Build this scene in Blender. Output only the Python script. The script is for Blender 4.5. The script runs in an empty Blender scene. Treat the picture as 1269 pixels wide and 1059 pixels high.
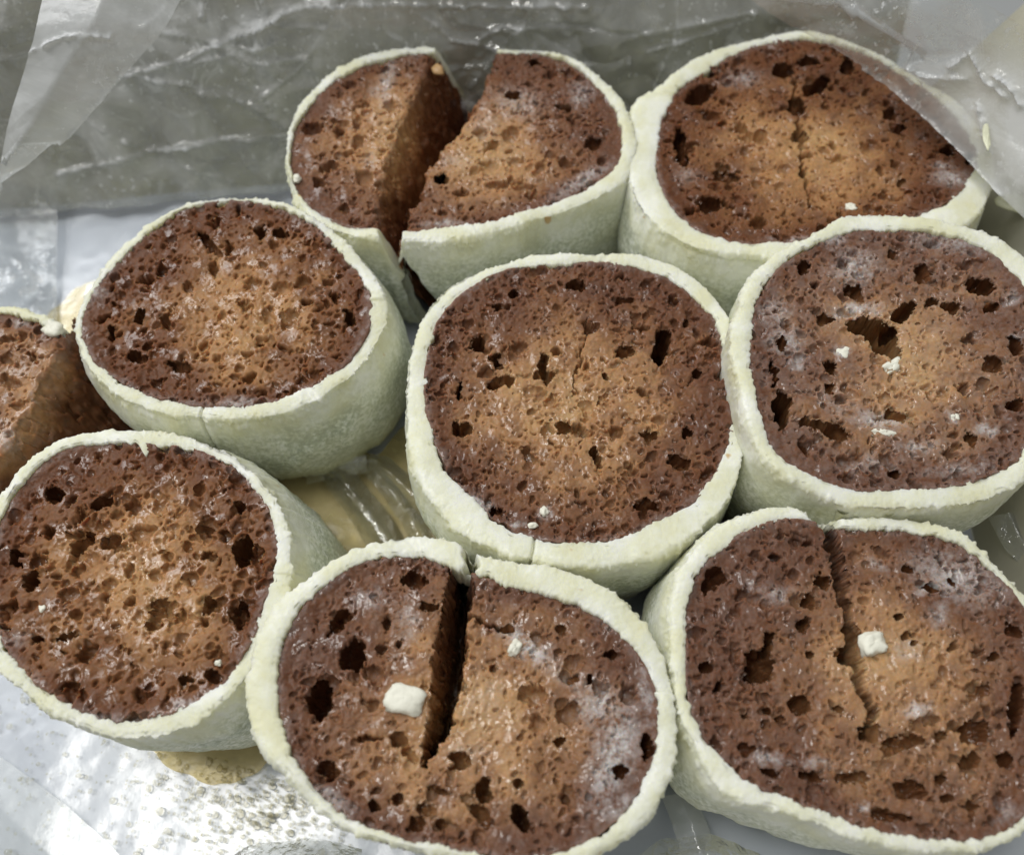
import bpy, math, random
import numpy as np
from mathutils import Vector

# ------------------------------------------------------------------ camera
# All lengths below are in centimetres; S turns them into metres.
S = 0.01
W0, H0, F0 = 1269.0, 1059.0, 1200.0
HC = 20.2
TILT = math.radians(26.0)
scene = bpy.context.scene
col = scene.collection
cam_data = bpy.data.cameras.new('camera')
cam = bpy.data.objects.new('camera', cam_data)
col.objects.link(cam)
cam.location = (0, 0, HC * S)
cam.rotation_euler = (TILT, 0, 0)
cam_data.sensor_width = 36.0
cam_data.lens = 36.0 * F0 / W0
cam_data.clip_start = 0.005
cam_data.clip_end = 20.0
cam_data.dof.use_dof = True
cam_data.dof.focus_distance = 0.180
cam_data.dof.aperture_fstop = 13.0
scene.camera = cam

# ------------------------------------------------------------------ light
world = bpy.data.worlds.new("World")
scene.world = world
world.use_nodes = True
bg = world.node_tree.nodes['Background']
bg.inputs[0].default_value = (0.97, 1.0, 0.99, 1)
bg.inputs[1].default_value = 0.31

def area_light(name, loc, target, sx, sy, power, color):
    d = bpy.data.lights.new(name, 'AREA')
    d.shape = 'RECTANGLE'; d.size = sx; d.size_y = sy
    d.energy = power; d.color = color
    o = bpy.data.objects.new(name, d)
    o.location = loc
    o.rotation_euler = (Vector(target) - Vector(loc)).to_track_quat('-Z', 'Y').to_euler()
    col.objects.link(o)
    return o
area_light('ceiling_lamp', (-0.42, 0.16, 1.45), (0, 0.08, 0), 0.45, 0.34, 7.0, (1.0, 0.985, 0.94))
area_light('kitchen_lamp', (-0.76, 0.72, 1.02), (0, 0.08, 0), 1.00, 0.70, 11.0, (0.98, 0.99, 1.0))

scene.view_settings.view_transform = 'Standard'
scene.view_settings.look = 'None'
scene.view_settings.exposure = 0.0
scene.view_settings.gamma = 1.0
scene.view_settings.use_curve_mapping = False
scene.cycles.transparent_max_bounces = 16
scene.cycles.max_bounces = 8

# ------------------------------------------------------------------ numeric helpers
rng = np.random.default_rng(7)

def _hash(ix, iy, iz, seed):
    h = (ix * 374761393 + iy * 668265263 + iz * 2147483647 + seed * 974634777) & 0xFFFFFFFF
    h = ((h ^ (h >> 13)) * 1274126177) & 0xFFFFFFFF
    h = (h ^ (h >> 16)) & 0xFFFFFFFF
    h = (h * 2246822519) & 0xFFFFFFFF
    h = h ^ (h >> 15)
    return h.astype(np.float64) / 4294967295.0 * 2 - 1

def noise2(x, y, seed=0):
    xi = np.floor(x).astype(np.int64); yi = np.floor(y).astype(np.int64)
    fx = x - xi; fy = y - yi
    ux = fx * fx * fx * (fx * (fx * 6 - 15) + 10); uy = fy * fy * fy * (fy * (fy * 6 - 15) + 10)
    z = np.zeros_like(xi)
    a = _hash(xi, yi, z, seed); b = _hash(xi + 1, yi, z, seed)
    c = _hash(xi, yi + 1, z, seed); d = _hash(xi + 1, yi + 1, z, seed)
    return (a + (b - a) * ux) * (1 - uy) + (c + (d - c) * ux) * uy

def fbm2(x, y, seed=0, octv=4, gain=0.5):
    r = 0; a = 1.0; f = 1.0
    for k in range(octv):
        r = r + a * noise2(x * f + 17.3 * k, y * f - 9.1 * k, seed + k)
        a *= gain; f *= 2.03
    return r

def noise3(x, y, z, seed=0):
    xi = np.floor(x).astype(np.int64); yi = np.floor(y).astype(np.int64); zi = np.floor(z).astype(np.int64)
    fx = x - xi; fy = y - yi; fz = z - zi
    ux = fx * fx * (3 - 2 * fx); uy = fy * fy * (3 - 2 * fy); uz = fz * fz * (3 - 2 * fz)
    def lay(k):
        a = _hash(xi, yi, zi + k, seed); b = _hash(xi + 1, yi, zi + k, seed)
        c = _hash(xi, yi + 1, zi + k, seed); d = _hash(xi + 1, yi + 1, zi + k, seed)
        return (a + (b - a) * ux) * (1 - uy) + (c + (d - c) * ux) * uy
    p = lay(0); q = lay(1)
    return p + (q - p) * uz

def sstep(a, b, x):
    t = np.clip((x - a) / (b - a), 0, 1)
    return t * t * (3 - 2 * t)

CT, ST = math.cos(TILT), math.sin(TILT)
def ray(u, v):
    x = (np.asarray(u, float) - W0 / 2) / F0
    y = -(np.asarray(v, float) - H0 / 2) / F0
    # right (1,0,0), up (0,CT,ST), forward (0,ST,-CT)
    return x, y * CT + ST, y * ST - CT

class Plane:
    """z = h + ax*(x-x0) + ay*(y-y0), in cm"""
    def __init__(s, h, x0=0.0, y0=0.0, ax=0.0, ay=0.0):
        s.h, s.x0, s.y0, s.ax, s.ay = h, x0, y0, ax, ay
    def z(s, x, y):
        return s.h + s.ax * (x - s.x0) + s.ay * (y - s.y0)
    def hit(s, u, v):
        dx, dy, dz = ray(u, v)
        # HC + t dz = h + ax (t dx - x0) + ay (t dy - y0)
        t = (s.h - s.ax * s.x0 - s.ay * s.y0 - HC) / (dz - s.ax * dx - s.ay * dy)
        return t * dx, t * dy

def at(u, v, z):
    x, y = Plane(z).hit(u, v)
    return np.array([float(x), float(y), float(z)])

def polar_fn(xs, ys, cx, cy):
    """radius as a smooth function of the angle round (cx, cy)"""
    th = np.arctan2(ys - cy, xs - cx); r = np.hypot(xs - cx, ys - cy)
    o = np.argsort(th); th = th[o]; r = r[o]
    n = len(th)
    tt = np.concatenate([th - 2 * np.pi, th, th + 2 * np.pi]); rr = np.concatenate([r, r, r])
    # resample finely with linear interpolation, then smooth
    N = 1440
    g = -np.pi + 2 * np.pi * np.arange(N) / N
    v = np.interp(g, tt, rr)
    k = np.exp(-0.5 * (np.arange(-40, 41) / 13.0) ** 2); k /= k.sum()
    v = np.convolve(np.concatenate([v[-40:], v, v[:40]]), k, 'valid')
    gg = np.concatenate([g, [np.pi]]); vv = np.concatenate([v, [v[0]]])
    def f(a):
        a = (np.asarray(a) + np.pi) % (2 * np.pi) - np.pi
        return np.interp(a, gg, vv)
    return f

def P(s):
    a = np.array([float(t) for t in s.replace(',', ' ').split()]).reshape(-1, 2)
    return a[:, 0], a[:, 1]

# ------------------------------------------------------------------ object helpers
def link_mesh(name, verts, faces, mat, parent=None, origin=(0, 0, 0), attrs=None, smooth=True):
    """verts (n,3) in cm in world space, faces (m,3|4) int array or list of arrays"""
    me = bpy.data.meshes.new(name)
    v = (np.asarray(verts, float) - np.asarray(origin, float)) * S
    if isinstance(faces, np.ndarray): faces = [faces]
    faces = [f for f in faces if len(f)]
    me.vertices.add(len(v)); me.vertices.foreach_set('co', v.astype(np.float32).ravel())
    loops = np.concatenate([f.ravel() for f in faces]).astype(np.int32)
    sizes = np.concatenate([np.full(len(f), f.shape[1], np.int32) for f in faces])
    starts = np.concatenate([[0], np.cumsum(sizes)[:-1]]).astype(np.int32)
    me.loops.add(len(loops)); me.loops.foreach_set('vertex_index', loops)
    me.polygons.add(len(sizes)); me.polygons.foreach_set('loop_start', starts)
    try: me.polygons.foreach_set('loop_total', sizes)
    except Exception: pass
    me.update(calc_edges=True)
    me.polygons.foreach_set('use_smooth', np.full(len(sizes), smooth, dtype=bool))
    for k, a in (attrs or {}).items():
        at_ = me.attributes.new(k, 'FLOAT', 'POINT')
        at_.data.foreach_set('value', np.asarray(a, np.float32))
    me.validate()
    me.materials.append(mat)
    o = bpy.data.objects.new(name, me)
    col.objects.link(o)
    if parent is not None:
        o.parent = parent
    else:
        o.location = np.asarray(origin, float) * S
    return o

def tag(o, label=None, cat=None, group=None, kind=None):
    if label: o['label'] = label
    if cat: o['category'] = cat
    if group: o['group'] = group
    if kind: o['kind'] = kind
    return o

def thing(name, label, cat, loc, group=None):
    o = bpy.data.objects.new(name, None)
    o.empty_display_size = 0.01
    o.location = np.asarray(loc, float) * S
    col.objects.link(o)
    return tag(o, label, cat, group)

def grid_faces(nu, nv, wrap_u=False):
    i = np.arange(nu if wrap_u else nu - 1); j = np.arange(nv - 1)
    I, J = np.meshgrid(i, j, indexing='ij')
    I2 = (I + 1) % nu
    return np.stack([I * nv + J, I2 * nv + J, I2 * nv + J + 1, I * nv + J + 1], -1).reshape(-1, 4)

# ------------------------------------------------------------------ materials
def new_mat(name):
    m = bpy.data.materials.new(name); m.use_nodes = True
    nt = m.node_tree
    for n in list(nt.nodes): nt.nodes.remove(n)
    out = nt.nodes.new('ShaderNodeOutputMaterial')
    return m, nt, out

class NB:
    def __init__(s, nt): s.nt = nt
    def n(s, t, **kw):
        x = s.nt.nodes.new('ShaderNode' + t)
        for k, v in kw.items(): setattr(x, k, v)
        return x
    def l(s, a, b): s.nt.links.new(a, b)
    def coord(s):
        return s.n('TexCoord').outputs['Object']
    def noise(s, scale, detail=4, rough=0.55, vec=None, dist=0.0):
        x = s.n('TexNoise'); x.inputs['Scale'].default_value = scale
        x.inputs['Detail'].default_value = detail; x.inputs['Roughness'].default_value = rough
        x.inputs['Distortion'].default_value = dist
        s.l(vec if vec is not None else s.coord(), x.inputs['Vector'])
        return x.outputs['Fac']
    def voro(s, scale, vec=None, feature='F1', rand=1.0):
        x = s.n('TexVoronoi'); x.feature = feature
        x.inputs['Scale'].default_value = scale; x.inputs['Randomness'].default_value = rand
        s.l(vec if vec is not None else s.coord(), x.inputs['Vector'])
        return x.outputs['Distance']
    def attr(s, name):
        x = s.n('Attribute'); x.attribute_name = name
        return x.outputs['Fac']
    def math(s, op, a, b=None, c=None, clamp=False):
        x = s.n('Math', operation=op); x.use_clamp = clamp
        for i, q in enumerate((a, b, c)):
            if q is None: continue
            if isinstance(q, (int, float)): x.inputs[i].default_value = q
            else: s.l(q, x.inputs[i])
        return x.outputs[0]
    def ramp(s, fac, stops, interp='LINEAR'):
        x = s.n('ValToRGB'); e = x.color_ramp.elements
        x.color_ramp.interpolation = interp
        while len(e) > 1: e.remove(e[-1])
        for i, (p, c) in enumerate(stops):
            q = e[0] if i == 0 else e.new(p)
            q.position = p
            q.color = (c, c, c, 1) if isinstance(c, (int, float)) else (*c, 1)
        s.l(fac, x.inputs[0])
        return x.outputs[0]
    def mix(s, fac, a, b, blend='MIX'):
        x = s.n('Mix', data_type='RGBA', blend_type=blend)
        if isinstance(fac, (int, float)): x.inputs[0].default_value = fac
        else: s.l(fac, x.inputs[0])
        for i, q in ((6, a), (7, b)):
            if isinstance(q, tuple): x.inputs[i].default_value = (*q, 1)
            else: s.l(q, x.inputs[i])
        return x.outputs[2]
    def bump(s, h, strength, dist, normal=None):
        x = s.n('Bump'); x.inputs['Strength'].default_value = strength
        x.inputs['Distance'].default_value = dist
        s.l(h, x.inputs['Height'])
        if normal is not None: s.l(normal, x.inputs['Normal'])
        return x.outputs['Normal']

def crumb_material(name, gain=1.0):
    m, nt, out = new_mat(name); b = NB(nt)
    p = b.n('BsdfPrincipled')
    co = b.coord()
    rad = b.attr('radial'); pw = b.attr('powder')
    n1 = b.noise(150, 5, 0.6, co); n2 = b.noise(900, 4, 0.6, co); n3 = b.noise(330, 3, 0.6, co)
    t = b.math('ADD', rad, b.math('MULTIPLY', b.math('SUBTRACT', n1, 0.5), 0.55))
    t = b.math('ADD', t, b.math('MULTIPLY', b.math('SUBTRACT', n3, 0.5), 0.35))
    g = gain
    c = b.ramp(t, [(0.0, (0.49 * g, 0.290 * g, 0.130 * g)), (0.30, (0.40 * g, 0.213 * g, 0.094 * g)),
                   (0.56, (0.235 * g, 0.109 * g, 0.047 * g)), (0.80, (0.160 * g, 0.065 * g, 0.028 * g)),
                   (1.0, (0.130 * g, 0.051 * g, 0.023 * g))])
    v = b.ramp(n2, [(0.30, 0.84), (0.5, 1.0), (0.72, 1.15)])
    c = b.mix(1.0, c, v, 'MULTIPLY')
    # white sugar film, own shape from the painted attribute broken up by noise
    pn = b.noise(640, 5, 0.75, co)
    pf = b.math('MULTIPLY', pw, b.ramp(pn, [(0.36, 0.10), (0.58, 1.15)]), clamp=True)
    c = b.mix(pf, c, (0.62, 0.59, 0.58))
    b.l(c, p.inputs['Base Color'])
    wet = b.noise(260, 3, 0.6, co)
    b.l(b.ramp(wet, [(0.35, 0.30), (0.65, 0.55)]), p.inputs['Roughness'])
    p.inputs['Specular IOR Level'].default_value = 0.16
    b.l(b.ramp(b.math('SUBTRACT', b.noise(300, 2, 0.5, co), b.math('MULTIPLY', rad, 0.12)), [(0.42, 0.0), (0.53, 1.0)]), p.inputs['Coat Weight'])
    p.inputs['Coat Roughness'].default_value = 0.12
    h = b.math('ADD', b.math('MULTIPLY', b.noise(1500, 4, 0.65, co), 0.7), b.math('MULTIPLY', b.voro(1100, co), 0.6))
    nrm = b.bump(h, 0.16, 0.0004)
    b.l(nrm, p.inputs['Normal'])
    b.l(b.bump(b.noise(300, 2, 0.45, co), 0.45, 0.0011), p.inputs['Coat Normal'])
    p.inputs['Subsurface Weight'].default_value = 0.50
    p.inputs['Subsurface Radius'].default_value = (1.0, 0.45, 0.2)
    p.inputs['Subsurface Scale'].default_value = 0.0017
    b.l(p.outputs[0], out.inputs[0])
    return m

def coating_material():
    m, nt, out = new_mat('pale icing'); b = NB(nt)
    p = b.n('BsdfPrincipled'); co = b.coord()
    rim = b.attr('rim')      # 1 on the cut rim, 0 on the dusted skin of the side
    wet = b.attr('soak')     # 1 near the foot, where the syrup has soaked in
    n1 = b.noise(130, 4, 0.6, co); n2 = b.noise(1000, 4, 0.7, co); n3 = b.noise(60, 3, 0.5, co)
    rimc = b.ramp(n1, [(0.36, (0.755, 0.74, 0.52)), (0.50, (0.80, 0.80, 0.635)), (0.62, (0.87, 0.87, 0.76))])
    side = b.ramp(b.math('ADD', b.math('MULTIPLY', n2, 0.75), b.math('MULTIPLY', n1, 0.25)),
                  [(0.40, (0.46, 0.49, 0.385)), (0.5, (0.65, 0.685, 0.565)), (0.58, (0.92, 0.935, 0.87))])
    c = b.mix(rim, side, rimc)
    c = b.mix(b.math('MULTIPLY', b.ramp(n3, [(0.45, 0.0), (0.7, 0.45)]), b.math('SUBTRACT', 1.0, rim)), c, (0.70, 0.68, 0.46))
    sk = b.math('MULTIPLY', wet, b.ramp(n3, [(0.3, 0.3), (0.65, 1.0)]))
    c = b.mix(sk, c, (0.55, 0.52, 0.25))
    # a few caramel coloured specks pressed into the icing
    sp = b.ramp(b.noise(210, 2, 0.4, co), [(0.735, 0.0), (0.77, 0.8)])
    c = b.mix(b.math('MULTIPLY', sp, rim), c, (0.55, 0.33, 0.10))
    b.l(c, p.inputs['Base Color'])
    b.l(b.ramp(n1, [(0.3, 0.42), (0.7, 0.68)]), p.inputs['Roughness'])
    p.inputs['Specular IOR Level'].default_value = 0.35
    b.l(b.math('MULTIPLY', rim, b.ramp(n1, [(0.45, 0.0), (0.7, 0.5)])), p.inputs['Coat Weight'])
    p.inputs['Coat Roughness'].default_value = 0.22
    p.inputs['Subsurface Weight'].default_value = 0.45
    p.inputs['Subsurface Radius'].default_value = (1.0, 0.95, 0.6)
    p.inputs['Subsurface Scale'].default_value = 0.0028
    h = b.math('ADD', b.noise(1300, 4, 0.65, co), b.math('MULTIPLY', b.noise(420, 3, 0.6, co), 0.8))
    b.l(b.bump(h, 0.35, 0.0005), p.inputs['Normal'])
    b.l(p.outputs[0], out.inputs[0])
    return m

def film_material(name, tint=(0.97, 0.98, 0.97), gloss=0.05, rough=0.10, hazecol=(0.84, 0.85, 0.86), bump=0.25, haze_scale=60, speck=0.8):
    m, nt, out = new_mat(name); b = NB(nt); co = b.coord()
    tr = b.n('BsdfTransparent'); tr.inputs[0].default_value = (*tint, 1)
    gl = b.n('BsdfGlossy'); gl.inputs['Roughness'].default_value = rough
    gl.inputs['Color'].default_value = (1, 1, 1, 1)
    nrm = b.bump(b.noise(300, 4, 0.6, co), bump, 0.001)
    b.l(nrm, gl.inputs['Normal'])
    fr = b.n('Fresnel'); fr.inputs['IOR'].default_value = 1.45
    b.l(nrm, fr.inputs['Normal'])
    f = b.math('ADD', b.math('MULTIPLY', fr.outputs[0], 1.3), gloss, clamp=True)
    mx = b.n('MixShader'); b.l(f, mx.inputs[0]); b.l(tr.outputs[0], mx.inputs[1]); b.l(gl.outputs[0], mx.inputs[2])
    df = b.n('BsdfDiffuse'); df.inputs[0].default_value = (*hazecol, 1)
    tl = b.n('BsdfTranslucent'); tl.inputs[0].default_value = (*hazecol, 1)
    md = b.n('MixShader'); md.inputs[0].default_value = 0.35
    b.l(df.outputs[0], md.inputs[1]); b.l(tl.outputs[0], md.inputs[2])
    hz = b.attr('haze')
    pn = b.ramp(b.noise(haze_scale, 5, 0.6, co, 0.6), [(0.30, 0.35), (0.55, 0.9), (0.75, 1.7)])
    reg = b.ramp(b.noise(26, 3, 0.6, co), [(0.42, 0.0), (0.60, 1.0)])      # where sugar has stuck to the plastic
    fl = b.ramp(b.noise(620, 2, 0.5, co), [(0.62, 0.0), (0.68, 0.75)])
    sm = b.ramp(b.noise(110, 5, 0.7, co, 1.2), [(0.56, 0.0), (0.68, 0.55)])
    dirt = b.math('MULTIPLY', reg, b.math('MAXIMUM', fl, sm))
    hf = b.math('ADD', b.math('MULTIPLY', hz, pn), b.math('MULTIPLY', dirt, speck), clamp=True)
    m2 = b.n('MixShader'); b.l(hf, m2.inputs[0]); b.l(mx.outputs[0], m2.inputs[1]); b.l(md.outputs[0], m2.inputs[2])
    b.l(m2.outputs[0], out.inputs[0])
    return m

def simple_material(name, color, rough=0.5, spec=0.5, bump=None, var=None, coat=0.0):
    m, nt, out = new_mat(name); b = NB(nt); p = b.n('BsdfPrincipled'); co = b.coord()
    if var:
        sc, lo, hi = var
        v = b.ramp(b.noise(sc, 4, 0.6, co), [(0.3, lo), (0.7, hi)])
        b.l(b.mix(1.0, color, v, 'MULTIPLY'), p.inputs['Base Color'])
    else:
        p.inputs['Base Color'].default_value = (*color, 1)
    p.inputs['Roughness'].default_value = rough
    p.inputs['Specular IOR Level'].default_value = spec
    p.inputs['Coat Weight'].default_value = coat
    p.inputs['Coat Roughness'].default_value = 0.06
    if bump:
        b.l(b.bump(b.noise(bump[0], 4, 0.6, co), bump[1], bump[2]), p.inputs['Normal'])
    b.l(p.outputs[0], out.inputs[0])
    return m

def syrup_material():
    m, nt, out = new_mat('amber syrup'); b = NB(nt); co = b.coord()
    tr = b.n('BsdfTransparent'); tr.inputs[0].default_value = (0.97, 0.87, 0.56, 1)
    df = b.n('BsdfDiffuse'); df.inputs[0].default_value = (0.83, 0.68, 0.36, 1)
    m1 = b.n('MixShader')
    b.l(b.ramp(b.noise(90, 4, 0.6, co), [(0.3, 0.18), (0.7, 0.50)]), m1.inputs[0])
    b.l(tr.outputs[0], m1.inputs[1]); b.l(df.outputs[0], m1.inputs[2])
    gl = b.n('BsdfGlossy'); gl.inputs['Roughness'].default_value = 0.24
    nrm = b.bump(b.noise(160, 3, 0.5, co), 0.18, 0.002); b.l(nrm, gl.inputs['Normal'])
    fr = b.n('Fresnel'); fr.inputs['IOR'].default_value = 1.45; b.l(nrm, fr.inputs['Normal'])
    m2 = b.n('MixShader'); b.l(b.math('MULTIPLY', fr.outputs[0], 0.8, clamp=True), m2.inputs[0])
    b.l(m1.outputs[0], m2.inputs[1]); b.l(gl.outputs[0], m2.inputs[2])
    b.l(m2.outputs[0], out.inputs[0])
    return m

def floor_material():
    m, nt, out = new_mat('white laminated card'); b = NB(nt); p = b.n('BsdfPrincipled'); co = b.coord()
    c = b.ramp(b.noise(25, 4, 0.6, co), [(0.3, (0.60, 0.63, 0.71)), (0.7, (0.66, 0.69, 0.76))])
    b.l(c, p.inputs['Base Color'])
    p.inputs['Roughness'].default_value = 0.30
    p.inputs['Specular IOR Level'].default_value = 0.6
    b.l(b.bump(b.noise(40, 3, 0.5, co), 0.10, 0.002), p.inputs['Normal'])
    b.l(p.outputs[0], out.inputs[0])
    return m

CRUMB = crumb_material('moist brown sponge')
ICING = coating_material()
FILM = film_material('clear film', rough=0.07, bump=0.22)
FILM_FOLD = film_material('glossy wet film', gloss=0.12, rough=0.10, bump=0.8, haze_scale=60, speck=0.1)
FILM_BASE = film_material('syrup wetted film', gloss=0.02, rough=0.20, bump=0.06, haze_scale=60, speck=0.0)
FILM_MILKY = film_material('sugar dusted film', gloss=0.07, rough=0.10, bump=0.55, haze_scale=45, speck=1.0)
FLOOR = floor_material()
WALL = simple_material('olive grey plastic', (0.44, 0.42, 0.335), 0.35, 0.5, (40, 0.3, 0.003), (18, 0.75, 1.2))
SYRUP = syrup_material()
DROP = film_material('clear droplet', tint=(0.90, 0.88, 0.80), gloss=0.04, rough=0.05, bump=0.05, speck=0.0)
WHITE_BIT = simple_material('white marzipan', (0.84, 0.82, 0.70), 0.5, 0.4, (900, 0.4, 0.0004))
TAN_SEED = simple_material('tan seed', (0.50, 0.30, 0.13), 0.4, 0.5, (900, 0.3, 0.0004))
CREAM = simple_material('pale cream', (0.76, 0.76, 0.56), 0.4, 0.5, (300, 0.5, 0.0008), (120, 0.85, 1.05), 0.2)

# ------------------------------------------------------------------ tray
def backline(x):      # where the back side meets the floor
    return 17.75 + 0.115 * x
tray = thing('cake_tray', 'white floored shallow tray with olive grey sides holding all the cake rolls', 'tray', (0, 8, 0))
X0, X1, Y0 = -15.5, 10.15, -5.0

def sheet_grid(fn, nu, nv):
    u = np.linspace(0, 1, nu); v = np.linspace(0, 1, nv)
    U, V = np.meshgrid(u, v, indexing='ij')
    return fn(U, V)

def f_floor(U, V):
    x = X0 + (X1 - X0) * U
    y = Y0 + (backline(x) - Y0) * V
    z = 0.03 * fbm2(x * 0.35, y * 0.35, 3, 3) - 0.05
    return np.stack([x, y, z], -1).reshape(-1, 3)
link_mesh('tray_base', sheet_grid(f_floor, 120, 100), grid_faces(120, 100), FLOOR, tray, (0, 8, 0))

def slab(name, a, b_, outward, hgt, splay, thick, mat, parent, org):
    """side panel standing on the line a-b, splayed outward, with thickness and a rolled lip"""
    a = np.array(a, float); b_ = np.array(b_, float); o = np.array(outward, float)
    prof = [(0, -0.08), (splay * 0.5, hgt * 0.5), (splay, hgt), (splay + thick * 0.5, hgt + thick * 0.5), (splay + thick, hgt),
            (splay * 0.5 + thick, hgt * 0.5), (thick, -0.08)]
    n = 24
    V = []
    for i in range(n):
        p = a + (b_ - a) * i / (n - 1)
        for d, z in prof:
            V.append([p[0] + o[0] * d, p[1] + o[1] * d, z])
    return link_mesh(name, np.array(V), grid_faces(n, len(prof)), mat, parent, org)
bl = lambda x: (x, backline(x))
slab('side_panel', bl(X0), bl(X1), (-0.114, 0.993), 7.0, 3.2, 0.18, WALL, tray, (0, 8, 0))
slab('side_panel', bl(X1), (X1, Y0), (1, 0), 7.0, 3.2, 0.18, WALL, tray, (0, 8, 0))
slab('side_panel', (X0, Y0), bl(X0), (-1, 0), 7.0, 3.2, 0.18, WALL, tray, (0, 8, 0))
slab('side_panel', (X1, Y0), (X0, Y0), (0, -1), 7.0, 3.2, 0.18, WALL, tray, (0, 8, 0))

# ------------------------------------------------------------------ cake rolls
STEP = 0.0165

def poly_sd(px, py, X, Y):
    """signed distance to a closed polygon, positive inside"""
    d = np.full(X.shape, 1e9); inside = np.zeros(X.shape, bool)
    n = len(px)
    for i in range(n):
        x1, y1, x2, y2 = px[i], py[i], px[(i + 1) % n], py[(i + 1) % n]
        ex, ey = x2 - x1, y2 - y1
        t = np.clip(((X - x1) * ex + (Y - y1) * ey) / (ex * ex + ey * ey + 1e-12), 0, 1)
        d = np.minimum(d, np.hypot(X - x1 - t * ex, Y - y1 - t * ey))
        c = ((y1 > Y) != (y2 > Y)) & (X < (x2 - x1) * (Y - y1) / (y2 - y1 + 1e-12) + x1)
        inside ^= c
    return np.where(inside, d, -d)

def line_dist(pl, px, wpx, X, Y):
    """distance to an open polyline given in picture points, divided by its (varying) half width; also in cm"""
    u, v = px
    x, y = pl.hit(u, v)
    w = np.asarray(wpx, float)
    best = np.full(X.shape, 1e9)
    for i in range(len(x) - 1):
        ex, ey = x[i + 1] - x[i], y[i + 1] - y[i]
        L2 = ex * ex + ey * ey + 1e-12
        t = np.clip(((X - x[i]) * ex + (Y - y[i]) * ey) / L2, 0, 1)
        d = np.hypot(X - x[i] - t * ex, Y - y[i] - t * ey)
        ww = (w[i] + (w[i + 1] - w[i]) * t) * 0.0155
        best = np.minimum(best, d / np.maximum(ww, 1e-3))
    return best

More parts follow.
